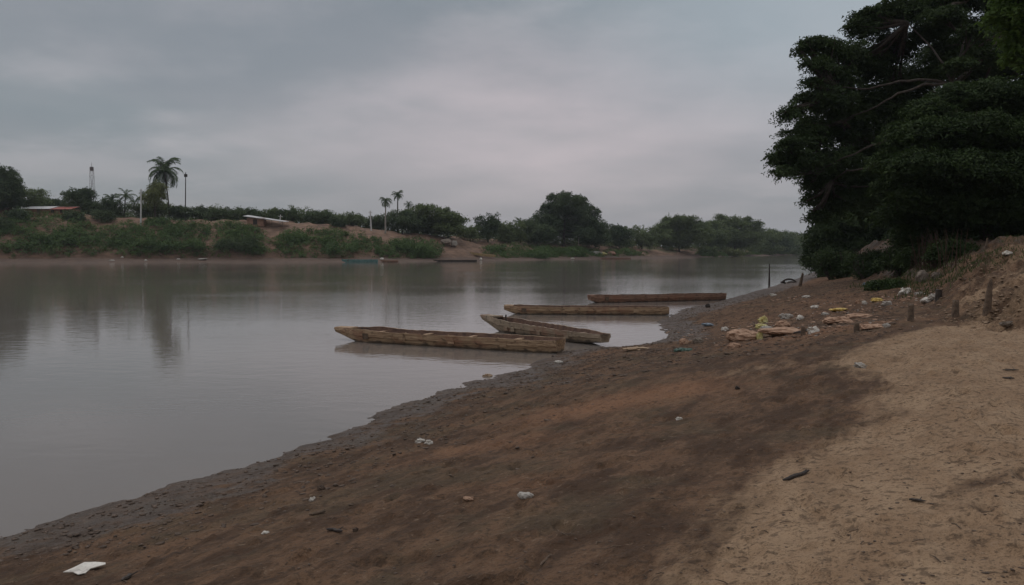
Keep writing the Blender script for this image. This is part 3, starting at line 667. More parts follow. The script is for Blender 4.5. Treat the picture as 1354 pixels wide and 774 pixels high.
# lattice tower
b = Vector(((125 - 677) / FPX * 470, 470, 13)); top = ATY(125, 221, 470).z - b.z
tw = empty('lattice_tower', b); tag(tw, 'thin faded red-grey lattice communications tower behind the left trees', 'tower')
for sx_, sy_ in ((-1, -1), (1, -1), (1, 1), (-1, 1)):
    m = MB(); m.tube([(sx_ * 1.7, sy_ * 1.7, 0), (sx_ * .7, sy_ * .7, top)], [.11, .08], 5); m.build('leg', M_STEEL, tw)
m = MB(); nb = 8
for i in range(nb):
    z0, z1 = top * i / nb, top * (i + 1) / nb; w0 = 1.7 - 1.0 * i / nb; w1 = 1.7 - 1.0 * (i + 1) / nb
    c0 = [(-w0, -w0), (w0, -w0), (w0, w0), (-w0, w0)]; c1 = [(-w1, -w1), (w1, -w1), (w1, w1), (-w1, w1)]
    for q in range(4):
        r_ = (q + 1) % 4; m.tube([(*c0[q], z0), (*c1[r_], z1)] if (i + q) % 2 else [(*c0[r_], z0), (*c1[q], z1)], .05, 4); m.tube([(*c1[q], z1), (*c1[r_], z1)], .045, 4)
m.build('bracing', M_STEEL, tw)
for zf, rr in ((.97, .1), (.62, .4)):
    m = MB()
    for q in range(6):
        a = q * math.pi / 3; m.box((math.cos(a) * (rr + .6), math.sin(a) * (rr + .6), top * zf), (.4, .4, 2.2))
    m.tube([(0, 0, top * zf - .9), (0, 0, top * zf - .7)], rr + .5, 12); m.build('antenna_ring', M_STEEL, tw)
m = MB(); m.tube([(0, 0, top - 1), (0, 0, top + 2.5)], .1, 5); m.build('mast_tip', M_STEEL, tw)

# ------------------------------------------------------------------ boats
def hull_mesh(L_, W_, H_, bow=.30, bowlen=.16, sternlen=.10, sternw=.6, bowtip=.35, sternrise=.08, th=.05, seed=1, N=44, sheer=.0):
    rng = random.Random(seed); V = []; F = []
    def sm(x): x = max(0, min(1, x)); return x * x * (3 - 2 * x)
    for i in range(N):
        s_ = i / (N - 1); x = -L_ / 2 + L_ * s_
        fb = sm(s_ / (bowlen * 1.25)); fs_ = sm((1 - s_) / sternlen)
        w_ = W_ / 2 * (bowtip + (1 - bowtip) * fb) * (sternw + (1 - sternw) * fs_)
        zb = bow * (1 - min(1, s_ / bowlen)) ** 1.15 + sternrise * (1 - min(1, (1 - s_) / sternlen)) ** 1.3
        zt = .011 * math.sin(s_ * 9 + seed) * math.sin(s_ * 23 + seed * 2) + H_ * (1 + .10 * math.exp(-((s_ - bowlen) / .08) ** 2)) + bow * .12 * (1 - min(1, s_ / (bowlen * .8))) + sheer * (1 - s_) + rng.uniform(-.010, .010)
        zb = min(zb, zt - .16 * H_ / .45)
        bw = w_ * .72; zm = zb + (zt - zb) * .52; mw = (w_ + bw) / 2 + .012; j = lambda: rng.uniform(-.008, .008)
        o_ = [(w_ + j(), zt), (mw + .028 + j(), zm + .015 + j()), (mw - .008, zm - .012 + j()), (bw, zb + .015), (bw * .9, zb)]
        inn = [(w_ - th, zt - .002), (bw - th, zb + th)]
        prof = o_ + [(-a, b_) for a, b_ in o_[::-1]] + [(-a, b_) for a, b_ in inn] + [(a, b_) for a, b_ in inn[::-1]]
        V += [(x, a, b_) for a, b_ in prof]; K = len(prof)
    for i in range(N - 1):
        for k in range(K): F.append((i*K+k, (i+1)*K+k, (i+1)*K+(k+1) % K, i*K+(k+1) % K))
    m = MB(); m.add(V, F)
    F2 = [tuple(range(10)), tuple(reversed([(N-1)*K+k for k in range(10)]))]
    # end blocks: the outer outline closed, with the inner floor closed too
    m.f += [tuple(F2[0]), tuple(F2[1]), (0, 13, 12, 11, 10, 9)[::-1] if False else (10, 11, 12, 13), tuple(reversed([(N-1)*K+k for k in (10, 11, 12, 13)]))]
    return m
M_INNER = speckled('damp_shaded_boat_interior', (.085, .045, .03), (.17, .095, .06), 5)  # damp, dirty inner planks, with the shade inside the hull painted in as darker brown
def boat(label, pb, ps, W_, H_, mat, zoff=-.08, pitch=0, group='wooden canoes drawn up along the near shore', peg=None, thw=(.2, .42, .62, .82), name='wooden_canoe', roll=0, **kw):
    pb, ps = Vector((pb[0], pb[1], 0)), Vector((ps[0], ps[1], 0)); L_ = (ps - pb).length; c_ = (pb + ps) / 2; d = ps - pb
    rz = math.atan2(d.y, d.x); root = empty(name, (c_.x, c_.y, zoff), rot=(roll, pitch, rz)); tag(root, label, 'canoe', group)
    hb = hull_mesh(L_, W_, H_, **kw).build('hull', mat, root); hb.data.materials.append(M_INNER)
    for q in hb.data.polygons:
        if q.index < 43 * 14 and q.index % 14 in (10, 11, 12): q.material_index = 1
    for k, s_ in enumerate(thw):
        m = MB(); m.box((-L_/2 + L_*s_, 0, H_ * .80), (.16, W_ * .90, .03)); m.build('thwart', mat, root)
    m = MB(); bl = kw.get('bowlen', .16)
    x0, x1 = -L_/2 + .02, -L_/2 + L_ * bl * .55; tw_ = W_ / 2 * kw.get('bowtip', .35)
    zt = H_ + kw.get('bow', .3) * .1 + kw.get('sheer', 0)
    m.add([(x0, -tw_*.8, zt+.012), (x1, -tw_*1.25, zt+.012), (x1, tw_*1.25, zt+.012), (x0, tw_*.8, zt+.012), (x0, -tw_*.8, zt-.04), (x1, -tw_*1.25, zt-.05), (x1, tw_*1.25, zt-.05), (x0, tw_*.8, zt-.04)],
          [(0,1,2,3),(7,6,5,4),(0,4,5,1),(1,5,6,2),(2,6,7,3),(3,7,4,0)]); m.build('bow_board', mat, root)
    # rib frames inside
    for s_ in (.3, .5, .72):
        m = MB(); x = -L_/2 + L_*s_
        m.box((x, 0, .075), (.06, W_*.6, .04)); m.box((x, W_*.37, H_*.45), (.05, .035, H_*.7), Euler((-.22, 0, 0))); m.box((x, -W_*.37, H_*.45), (.05, .035, H_*.7), Euler((.22, 0, 0)))
        m.build('rib', mat, root)
    if peg:
        for s_, hh in peg:
            m = MB(); m.tube([(-L_/2+L_*s_, W_*.05, H_*.3), (-L_/2+L_*s_ - .02, W_*.05, H_ + hh)], [.035, .028], 6); m.build('mooring_peg', M_BLACKWOOD, root)
    for s_ in (bl * 1.25, .36, .58, .8):     # plank patches nailed on the sides
        m = MB(); yy = -W_ / 2 * .93 - .012
        m.box((-L_/2+L_*s_, yy, H_*.62), (.22, .02, H_*.42), Euler((.15, 0, 0))); m.build('patch_board', M_POST if s_ < .3 else mat, root)
    return root
p1b, p1s = P(462, 447), P(741, 466)
p1b = P(458, 449); d1 = (p1s - p1b).normalized(); p1b = p1b - d1 * .35
boat('nearest long tan canoe, its narrow square bow pointing left over the water', p1b[:2], p1s[:2], 1.12, .44, M_WOOD, -.06, .0, bow=.32, bowlen=.15, sternlen=.10, sternw=.72, bowtip=.34, seed=3, peg=[(.12, .04)])
p2b, p2s = P(641, 434), P(800, 457)
boat('grey-brown canoe with a raised bow and a dark mooring peg, behind the nearest canoe', p2b[:2], p2s[:2], .95, .34, M_WOOD_G, -.03, -.012, bow=.42, bowlen=.24, sternlen=.2, sternw=.5, bowtip=.40, seed=5, sheer=.20, peg=[(.2, .32)], thw=(.3, .55, .8))
p3b, p3s = P(667, 415), P(884, 416.5)
boat('long straight tan canoe lying flat, third from the camera', p3b[:2], p3s[:2], 1.0, .42, M_WOOD, -.05, 0, bow=.25, bowlen=.10, sternlen=.12, sternw=.7, bowtip=.5, seed=7)
p4b, p4s = P(779, 400.5), P(957, 396.5)
boat('reddish canoe farthest along the near shore, its stern on the mud', p4b[:2], p4s[:2], 1.0, .46, M_WOOD_R, -.06, 0, bow=.22, bowlen=.08, sternlen=.15, sternw=.6, bowtip=.5, seed=9)
def farboat(label, u0, u1, D, H_, mat, rz=0, z=-.05):
    a, c_ = ((u0 - 677) / FPX * D, D), ((u1 - 677) / FPX * D, D + rz)
    boat(label, a, c_, 1.2, H_, mat, z, 0, 'boats moored on the far side', bow=.4, bowlen=.14, sternlen=.12, sternw=.6, bowtip=.35, thw=(.3, .6))
farboat('teal painted boat moored below the far bank', 452, 499, 192, .72, M_TEAL, 1)
farboat('small dark red boat just right of the teal boat', 503, 526, 194, .5, M_WOOD_R, 1)
farboat('low dark canoe in the middle of the far shore', 573, 630, 201, .5, M_BLACKWOOD, 2)
b = FAR(632, 10.5)
boat('pale yellow-brown canoe pulled up on the bare slope of the far bank', ((612 - 677) / FPX * b.y, b.y + 1), ((655 - 677) / FPX * b.y, b.y - .5), 1.3, .7, speckled('pale_yellow_wood', (.36, .25, .12), (.48, .35, .18), 2), b.z + .15, .10, 'boats moored on the far side', bow=.4, bowlen=.2, sternlen=.12, sternw=.6, bowtip=.35, thw=(.3, .6))
farboat('faint brown canoe on the far shore right of the great domed tree', 792, 836, 257, .5, M_WOOD_R, 4)

# ------------------------------------------------------------------ big near trees
def big_tree(name, label, base, lobes, nspray, per, spray_r, leaf, lmat, limbs, r0, seed, flat=.22, shell=.6, bark=None, up=.9):
    rng = np.random.default_rng(seed); root = empty(name, base); tag(root, label, 'tree')
    loc = [(l[0] - base.x, l[1] - base.y, l[2] - base.z, l[3], l[4], l[5]) for l in lobes]
    vv, ff = lobes_leaves(loc, nspray, per, spray_r, leaf, rng, flat, shell, up)
    link('crown', npmesh('crown', vv, ff, 4), lmat, root)
    m = MB(); rr = random.Random(seed)
    for pts, ra, rb in limbs:
        q = [Vector(p) - base for p in pts]; fine = []
        for i in range(len(q) - 1):
            for t_ in (0, .33, .66): fine.append(q[i].lerp(q[i+1], t_) + Vector((rr.uniform(-1, 1), rr.uniform(-1, 1), rr.uniform(-1, 1))) * ra * .5)
        fine.append(q[-1]); n_ = len(fine); m.tube(fine, [ra + (rb - ra) * i / (n_ - 1) for i in range(n_)], 9)
    jt = [Vector(p) - base for pts, ra, rb in limbs for p in pts[1:]]
    for l in loc:
        e = Vector(l[:3]); s_ = min(jt, key=lambda p: (p - e).length); mid = s_.lerp(e, .5) + Vector((0, 0, -.25))
        m.tube([s_, mid, e], [.10, .07, .03], 6)
        for _ in range(3):
            e2 = e + Vector((rr.uniform(-1, 1) * l[3], rr.uniform(-1, 1) * l[4], rr.uniform(-.6, .8) * l[5])) * .8; m.tube([mid, mid.lerp(e2, .6), e2], [.05, .035, .012], 5)
    m.build('trunk', bark or M_BARK, root, smooth_=True); return root
def lb(u, v, Y_, ru, rv, ry=None):
    c_ = ATY(u, v, Y_); k = Y_ / FPX; return (c_.x, c_.y, c_.z, ru * k, ry or ru * k * .9, rv * k)
# A: tall spreading tree
YA = 50.0; bA = Vector(((1262 - 677) / FPX * 47, 47, 0)); bA.z = float(near_z(np.array([bA.x]), np.array([bA.y]), False)[0])
lobA = [lb(1085,58,YA-1,24,11),lb(1120,68,YA,30,16),lb(1150,32,YA+1,30,18),lb(1190,12,YA,32,20),lb(1235,2,YA+2,38,18),lb(1290,-8,YA,40,20),lb(1330,25,YA+1,36,20),
        lb(1085,84,YA-2,20,9),lb(1110,105,YA,32,20),lb(1150,85,YA+2,34,20),lb(1185,60,YA+2,30,16),lb(1095,130,YA-1,38,16),lb(1052,148,YA-2,15,10),lb(1068,180,YA-1,30,20),lb(1110,165,YA+1,44,26),
        lb(1060,212,YA-2,34,14),lb(1048,190,YA-3,16,9),lb(1100,215,YA,44,24),lb(1150,140,YA+3,50,36),lb(1160,195,YA+3,46,34),lb(1085,240,YA,20,18),lb(1105,262,YA+1,24,20),lb(1140,245,YA+3,36,30),
        lb(1265,32,YA+1,28,12),lb(1300,52,YA+1,26,12),lb(1228,42,YA,26,13),lb(1262,60,YA,24,9),lb(1248,20,YA-2,30,10),lb(1268,84,YA-4,24,7),lb(1288,40,YA-4,22,8),lb(1285,70,YA-2,30,9),lb(1240,95,YA,26,10),lb(1320,75,YA,26,10),lb(1068,66,YA-1,13,5),lb(1042,152,YA-2,10,5),lb(1075,108,YA-2,11,5),lb(1038,226,YA-3,15,6),lb(1165,12,YA,16,8),lb(1070,262,YA,10,9),lb(1082,285,YA,12,9),
        lb(1200,110,YA+5,40,30),lb(1250,70,YA+5,40,20),lb(1300,90,YA+5,50,20),lb(1345,75,YA+4,40,30),lb(1210,160,YA+6,50,40),lb(1280,150,YA+6,60,40),lb(1350,-20,YA+2,50,30),lb(1400,60,YA+3,60,60),lb(1420,140,YA+5,60,60),lb(1340,160,YA+6,60,50)]
_r = random.Random(12)
for l_ in list(lobA):
    u_ = 677 + l_[0] / l_[1] * FPX
    if u_ < 1215:
        for _ in range(3):
            q = _r.uniform(.72, 1.0); a_ = _r.uniform(-.9, .9); s__ = _r.uniform(.24, .42)
            lobA.append((l_[0] - l_[3] * q * math.cos(a_), l_[1] + _r.uniform(-.5, .5), l_[2] + l_[5] * q * math.sin(a_) * .9, l_[3] * s__, l_[4] * s__, l_[5] * s__ * .55))
node = ATY(1258, 112, 47)
limbA = [([bA - Vector((0, 0, .5)), ATY(1264, 240, 47), ATY(1262, 160, 47), node], .55, .30),
         ([node, ATY(1225, 105, 47.4), ATY(1190, 108, 46.8), ATY(1150, 118, 47.5), ATY(1105, 116, 49)], .11, .03),
         ([node, ATY(1222, 112, 46.8), ATY(1188, 124, 46.5), ATY(1160, 140, 47), ATY(1115, 160, 49)], .10, .03),
         ([node, ATY(1268, 80, 47), ATY(1275, 45, 48), ATY(1262, 5, 49)], .10, .03), ([node, ATY(1248, 85, 47), ATY(1230, 62, 48), ATY(1200, 30, 49)], .08, .03),
         ([node, ATY(1300, 78, 48), ATY(1330, 40, 49), ATY(1350, 5, 50)], .09, .03), ([ATY(1264, 240, 47), ATY(1200, 172, 47), ATY(1165, 188, 46.8), ATY(1130, 203, 47.4), ATY(1085, 225, 49)], .11, .03),
         ([ATY(1264, 230, 47), ATY(1185, 205, 47), ATY(1150, 222, 47), ATY(1120, 226, 48), ATY(1100, 240, 49)], .11, .03)]
big_tree('spreading_tree', 'tallest near tree, spreading dark feathery branches far out over the river', bA, lobA, 12500, 34, .62, .20, L_BIG, limbA, .5, 101, .13, .8)
# B: denser front tree
YB = 37.0; bB = Vector(((1300 - 677) / FPX * 37, 37, 0)); bB.z = float(near_z(np.array([bB.x]), np.array([bB.y]), False)[0])
lobB = [lb(1225,145,YB,30,14),lb(1265,128,YB+1,40,18),lb(1310,122,YB,44,18),lb(1350,130,YB,40,20),lb(1195,175,YB,30,15),lb(1235,175,YB-1,44,20),lb(1290,170,YB-1,50,24),lb(1345,175,YB-1,50,24),
        lb(1185,210,YB,30,16),lb(1220,215,YB-2,44,20),lb(1275,220,YB-2,50,24),lb(1335,225,YB-2,50,26),lb(1180,245,YB,26,14),lb(1215,255,YB-1,40,20),lb(1265,265,YB-1,48,24),lb(1330,270,YB-1,50,26),
        lb(1185,280,YB+1,24,14),lb(1225,290,YB+1,36,18),lb(1290,295,YB+1,50,20),lb(1400,200,YB,60,60),lb(1390,280,YB,50,30),lb(1205,312,YB+2,26,14),lb(1260,312,YB+3,40,16),lb(1340,305,YB+2,40,14)]
fB = ATY(1298, 265, 37.5)
limbB = [([bB - Vector((0, 0, .4)), fB], .34, .26), ([fB, ATY(1260, 215, 37), ATY(1215, 180, 36.5)], .16, .05), ([fB, ATY(1300, 200, 38), ATY(1310, 140, 38)], .2, .05), ([fB, ATY(1350, 220, 37), ATY(1395, 180, 37)], .16, .05), ([fB, ATY(1240, 262, 36.5), ATY(1190, 250, 36.5)], .14, .04)]
big_tree('layered_tree', 'dense near tree with layered leaf sprays, in front of the tallest tree at right', bB, lobB, 5200, 36, .60, .17, L_FRONT, limbB, .34, 103, .14, .6)
# C: bright green branch tree at the corner
YC = 27.0; bC = Vector((20.5, 26.5, 0)); bC.z = float(near_z(np.array([bC.x]), np.array([bC.y]), False)[0])
lobC = [lb(1330,15,YC,22,16),lb(1352,40,YC,24,20),lb(1345,72,YC,14,12),lb(1385,10,YC,40,30),lb(1390,70,YC,34,26),lb(1430,40,YC,50,44),lb(1350,-25,YC,40,26),lb(1440,120,YC,40,40)]
fC = ATY(1450, 90, 26.5)
big_tree('light_green_tree', 'brighter green tree showing only its leafy edge in the top right corner', bC, lobC, 1100, 30, .5, .17, L_BRIGHT, [([bC - Vector((0, 0, .3)), fC], .26, .2), ([fC, ATY(1395, 50, 27), ATY(1345, 20, 27)], .1, .03)], .26, 107, .3, .7)
# D: dense drooping tree at the water's edge
YD = 78.0; bD = Vector(((1125 - 677) / FPX * 80, 80, 0)); bD.z = float(near_z(np.array([bD.x]), np.array([bD.y]), False)[0])
lobD = [lb(1105,272,YD,16,12),lb(1118,262,YD+2,24,16),lb(1098,290,YD,22,14),lb(1090,308,YD-1,20,14),lb(1088,325,YD-1,22,12),lb(1082,342,YD-1,20,10),lb(1096,340,YD-2,24,14),lb(1120,290,YD,30,26),lb(1125,325,YD,34,24),lb(1150,290,YD+2,30,40),lb(1170,310,YD+2,36,36),lb(1150,335,YD,34,16)]
big_tree('drooping_tree', 'dark dense tree with drooping foliage at the edge of the water', bD, lobD, 2400, 26, 1.0, .34, L_BIG, [([bD - Vector((0, 0, .3)), ATY(1128, 300, 80)], .5, .3)], .5, 109, .2, .7, up=.5)
# E: trees behind that close the gaps
for (u, Y_, vt, wp, sd_, lab) in ((1235, 68, 120, 220, 1, 'dark tree filling the gap behind the tallest near tree'), (1345, 62, 150, 200, 2, 'dark tree behind the layered near tree at the right edge'), (1185, 88, 190, 150, 3, 'dark tree behind the drooping tree at the water')):
    bE = Vector(((u - 677) / FPX * Y_, Y_, 0)); bE.z = float(near_z(np.array([bE.x]), np.array([bE.y]), False)[0]); rg = np.random.default_rng(sd_)
    k = Y_ / FPX; Wm = wp * k; Hm = ATY(u, vt, Y_).z - bE.z
    lo = [(l[0] + bE.x, l[1] + bE.y, l[2] + bE.z, l[3], l[4], l[5]) for l in crown_lobes(Wm, Wm * .6, Hm * 1.0, -.5, 22, rg)]
    big_tree('background_tree', lab, bE, lo, 2600, 18, 1.1, .5, L_BIG, [([bE - Vector((0, 0, .4)), bE + Vector((0, 0, Hm * .5))], .4, .2)], .4, 200 + sd_, .3, .6)
# undergrowth
def near_bush(label, u, v, ru, rv, mat, nsp, leaf, seed, name='bush', Yoff=0, per=22):
    g = G(u, v); g.y += Yoff; g.z = float(near_z(np.array([g.x]), np.array([g.y]), False)[0]); k = g.y / FPX; rng = np.random.default_rng(seed)
    L = []
    for _ in range(9): L.append((rng.uniform(-.7, .7) * ru * k, rng.uniform(-.5, .5) * ru * k, rng.uniform(.3, 1.1) * rv * k, ru * k * rng.uniform(.25, .45), ru * k * .4, rv * k * rng.uniform(.3, .5)))
    root = empty(name, g); tag(root, label, 'bush', 'bushes at the foot of the near trees')
    vv, ff = lobes_leaves(L, nsp, per, leaf * 3.2, leaf, rng, .4, .7, .6); link('foliage', npmesh('foliage', vv, ff, 4), mat, root)
    m = MB(); rr = random.Random(seed)
    for _ in range(16):
        a = rr.uniform(-1, 1) * ru * k * .8; m.tube([(a * .4, rr.uniform(-.3, .3), -.15), (a * .8, rr.uniform(-.4, .4), rv * k * .7), (a, rr.uniform(-.5, .5), rv * k * 1.35)], [.035, .025, .01], 5)
    m.build('stem', M_BARK, root)
near_bush('dark low bush on the slope right of the drooping tree', 1150, 366, 30, 16, L_BIG, 420, .16, 1)
near_bush('tangled dark bush behind the pale square rock', 1195, 362, 30, 20, L_BIG, 460, .14, 2)
near_bush('leafy weeds in front of the dark undergrowth, left of the pale square rock', 1172, 382, 22, 7, L_FRONT, 240, .11, 3)
near_bush('thin bush with reddish dry stems under the layered tree', 1228, 340, 34, 26, L_FRONT, 380, .12, 4, Yoff=1.5)
near_bush('dark bush under the layered tree right of the reddish stems', 1285, 325, 36, 22, L_BIG, 420, .12, 5, Yoff=2)
near_bush('dark bush at the right edge on top of the cut bank', 1345, 305, 34, 18, L_BIG, 420, .12, 6, Yoff=3)
near_bush('darkest bush filling the hollow below the tallest near tree', 1125, 352, 24, 18, L_BIG, 460, .2, 7, Yoff=4)
near_bush('dark bush high on the shaded slope, left of the reddish stems', 1178, 345, 34, 20, L_BIG, 460, .15, 8, Yoff=2)
near_bush('dark bush behind the shaded slope beside the drooping tree', 1156, 345, 34, 26, L_BIG, 420, .2, 9, Yoff=6)
near_bush('bush behind the grassy lip in the middle of the cut bank', 1262, 338, 30, 18, L_BIG, 420, .12, 10, Yoff=3)
near_bush('leafy bush behind the small post on the grassy lip', 1312, 328, 30, 22, L_FRONT, 420, .12, 11, Yoff=3)
# reddish dry stalks
rr = random.Random(4); m = MB(); g0 = G(1215, 352)
for _ in range(150):
    u = rr.gauss(1215, 24); g = G(u, rr.uniform(343, 358)); hh = rr.uniform(.5, 1.5); a = rr.uniform(-.35, .35)
    m.tube([g, g + Vector((a * .4, 0, hh * .5)), g + Vector((a, rr.uniform(-.2, .2), hh))], [.014, .011, .005], 4)
tag(m.build('dry_stalks', L_DRY), 'reddish dry stalks standing under the layered tree', 'stalks', kind='stuff')
# grass tufts on the cut bank
def blades(n, gen, hmin, hmax, wdt, seed):
    rng = np.random.default_rng(seed); V = []; F = []
    for i in range(n):
        g = gen(rng); a = rng.uniform(0, 6.28); h = rng.uniform(hmin, hmax); lx, ly = rng.normal() * .35 * h, rng.normal() * .35 * h; w_ = wdt
        c_, s_ = math.cos(a) * w_, math.sin(a) * w_; x, y, z = g
        V += [(x - c_, y - s_, z - .02), (x + c_, y + s_, z - .02), (x + lx * .6 + c_ * .6, y + ly * .6 + s_ * .6, z + h * .65), (x + lx, y + ly, z + h)]; F.append((4*i, 4*i+1, 4*i+2, 4*i+3))
    return npmesh('grass', V, F, 4)
cent = [G(u, v) for u, v in ((1250,352),(1268,348),(1285,343),(1300,341),(1318,338),(1240,362),(1275,356),(1256,345),(1335,330),(1350,318),(1230,345),(1295,350))]
def gg(rng):
    c_ = cent[rng.integers(len(cent))]; x, y = c_.x + rng.normal() * .45, c_.y + rng.normal() * .8
    return x, y, float(near_z(np.array([x]), np.array([y]))[0])
tag(link('grass', blades(2600, gg, .04, .13, .012, 9), L_GRASS), 'short green grass on the lip of the near cut bank', 'grass', kind='stuff')
cent2 = [G(u, v) for u, v in ((1195,372),(1205,378),(1215,366),(1225,372),(1185,376),(1235,384),(1160,378))]
def gg2(rng):
    c_ = cent2[rng.integers(len(cent2))]; x, y = c_.x + rng.normal() * .5, c_.y + rng.normal() * 1.2
    return x, y, float(near_z(np.array([x]), np.array([y]))[0])
tag(link('weeds', blades(1100, gg2, .08, .26, .02, 10), L_GRASS), 'tall olive weeds round the pale square rock', 'weeds', kind='stuff')

# ------------------------------------------------------------------ mud clods, twigs and leaf scraps (uncountable)
def lumps(n, gen, seed, smin, smax, pw=2.5, flat=.6):
    rng = np.random.default_rng(seed); V = []; F = []
    base = np.array([(1,0,0),(-1,0,0),(0,1,0),(0,-1,0),(0,0,1),(0,0,-.6),(.6,.6,.5),(-.6,.6,.45),(-.6,-.6,.5),(.6,-.6,.45)])
    fc = [(4,6,7),(4,7,8),(4,8,9),(4,9,6),(6,0,2),(6,2,7),(7,2,1),(7,1,8),(8,1,3),(8,3,9),(9,3,0),(9,0,6),(0,5,2),(2,5,1),(1,5,3),(3,5,0)]
    x, y = gen(rng, n); z = near_z(x, y)
    for i in range(n):
        s_ = smin + (smax - smin) * rng.random() ** pw; b_ = base * rng.uniform(.65, 1.3, (10, 1)) * np.array([s_ * rng.uniform(.8, 1.6), s_, s_ * flat * rng.uniform(.5, 1.1)])
        a = rng.uniform(0, 6.28); ca, sa = math.cos(a), math.sin(a); q = np.stack([b_[:, 0] * ca - b_[:, 1] * sa + x[i], b_[:, 0] * sa + b_[:, 1] * ca + y[i], b_[:, 2] + z[i] + s_ * .1], -1)
        V.append(q); F += [(a_ + 10 * i, b2 + 10 * i, c2 + 10 * i) for a_, b2, c2 in fc]
    return npmesh('lumps', np.concatenate(V), F, 3)
SP = [p for p in SHORE if 5 < p[1] < 90]
def along(rng, n, near, far, spread):
    ys = np.exp(rng.uniform(math.log(near), math.log(far), n)); xs = np.interp(ys, sy, sx) + np.abs(rng.normal(size=n)) ** .9 * spread; return xs, ys
M_CLOD = speckled('dark_mud_clod', (.085, .058, .040), (.15, .10, .068), 8, .85, .3, kind='Pos')
tag(link('mud_clods', lumps(7000, lambda r, n: along(r, n, 7.0, 60, 2.2), 3, .004, .036, 2.8, .6), M_CLOD), 'dark mud clods and scraps strewn along the waterline', 'mud clods', kind='stuff')
def bankpts(r, n):
    u = r.uniform(1225, 1354, n); gs_ = [G(a, b_) for a, b_ in zip(u[:260], r.uniform(345, 430, 260))]; i = r.integers(0, 260, n)
    return np.array([gs_[k].x for k in i]) + r.normal(size=n) * .3, np.array([gs_[k].y for k in i]) + r.normal(size=n) * .4
tag(link('earth_clods', lumps(1100, bankpts, 4, .01, .06), speckled('bank_earth_clod', (.22, .145, .09), (.34, .235, .15), 6, .95, .3, kind='Pos')), 'crumbled earth clods fallen from the near cut bank', 'earth clods', kind='stuff')
def scat(r, n):
    ys = np.exp(r.uniform(math.log(3.2), math.log(30), n)); xs = ys * r.uniform(-.62, .66, n); k = near_d(xs, ys) > .8; xs, ys = xs[k], ys[k]
    m_ = np.resize(np.arange(len(xs)), n); return xs[m_] + r.normal(size=n) * .05, ys[m_]
tag(link('soil_crumbs', lumps(3800, scat, 5, .003, .013, 3), M_CLOD), 'small dark soil crumbs scattered over the beach', 'soil crumbs', kind='stuff')
def upper(r, n):
    ys = np.exp(r.uniform(math.log(15), math.log(58), n)); xs = np.interp(ys, sy, sx) + r.random(n) ** .8 * 9.5; k = near_e(xs, ys) < .5; xs, ys = xs[k], ys[k]
    m_ = np.resize(np.arange(len(xs)), n); return xs[m_] + r.normal(size=n) * .1, ys[m_]
tag(link('dark_crumbs', lumps(7500, upper, 6, .010, .055, 2.6, .5), M_CLOD), 'dark crumbs and bits of debris on the upper beach round the litter', 'debris', kind='stuff')
hp = [G(u, v) for u, v in ((985,445),(1020,440),(1050,436),(1080,440),(1110,425),(1140,425),(1165,428),(1090,415),(1060,420),(1030,425),(1180,400),(1210,396),(1150,400),(1120,410),(1000,430),(1140,410),(1195,390),(1080,400),(1225,400),(940,445),(900,440),(1045,395))]
def heap(r, n):
    i = r.integers(0, len(hp), n); return np.array([hp[k].x for k in i]) + r.normal(size=n) * .55, np.array([hp[k].y for k in i]) + r.normal(size=n) * .9
tag(link('litter_scraps', lumps(260, heap, 7, .015, .055, 2.2, .4), M_GREYP), 'tiny pale scraps of plastic scattered round the sack heap', 'litter', kind='stuff')
tag(link('clay_scraps', lumps(420, heap, 8, .02, .09, 2.2, .4), M_CLAY), 'small pinkish lumps and scraps scattered round the sack heap', 'litter', kind='stuff')
# twigs and dead leaf bits
rng = random.Random(8); m = MB()
for _ in range(420):
    y = math.exp(rng.uniform(math.log(3.3), math.log(32))); x = y * rng.uniform(-.6, .66)
    if near_d(np.array([x]), np.array([y]))[0] < 1: continue
    z = float(near_z(np.array([x]), np.array([y]))[0]); a = rng.uniform(0, 3.14); l_ = rng.uniform(.03, .12); d = Vector((math.cos(a), math.sin(a), 0)) * l_
    m.tube([Vector((x, y, z + .006)) - d / 2, Vector((x, y, z + .012)), Vector((x, y, z + .006)) + d / 2], [.003, .004, .002], 4)
tag(m.build('twigs', M_POST), 'tiny twigs and straw scattered over the beach', 'twigs', kind='stuff')

# ------------------------------------------------------------------ litter and single things on the beach
def crumple(name, label, cat, u, v, wpx, hpx, mat, seed, rough=.35, group=None, depth=1.0, sub=4, sink=.15, flat_top=False):
    """a crumpled or lumpy solid, as wide and as tall as it shows"""
    import bmesh
    g = G(u, v); k = g.y / FPX; bm = bmesh.new(); bmesh.ops.create_icosphere(bm, subdivisions=sub, radius=1)
    rx, rz = wpx * k / 2, hpx * k; r_ = np.random.default_rng(seed); o3 = r_.uniform(0, 50, 3)
    co = np.array([v_.co[:] for v_ in bm.verts])
    n_ = fbm(co[:, 0] * 1.3 + o3[0], co[:, 1] * 1.3 + co[:, 2] * 1.7 + o3[1], 4, seed, .65) * 2
    n2_ = fbm(co[:, 0] * 3.3 + co[:, 2] * 2 + o3[2], co[:, 1] * 3.3 + o3[0], 3, seed + 7, .6) * 2
    rd = np.abs(fbm(co[:, 0] * 2.2 + co[:, 2] + o3[1], co[:, 1] * 2.2 - co[:, 2] + o3[2], 3, seed + 3, .6)) * 4
    f_ = 1 + rough * 1.5 * n_ + rough * .9 * n2_ - rough * .55 * rd + .12
    for v_, q in zip(bm.verts, f_):
        p = v_.co * float(q); p.x *= rx; p.y *= rx * depth * .8; p.z = p.z * rz * .62 + rz * (.5 - sink) if not flat_top else max(-.2, min(p.z, .5)) * rz + rz * .35; v_.co = p
    me = bpy.data.meshes.new(name); bm.to_mesh(me); bm.free()
    o = link(name, me, mat, None, g); o.rotation_euler = (0, 0, r_.uniform(-.35, .35)); tag(o, label, cat, group); return o
LG = 'litter lying on the beach'
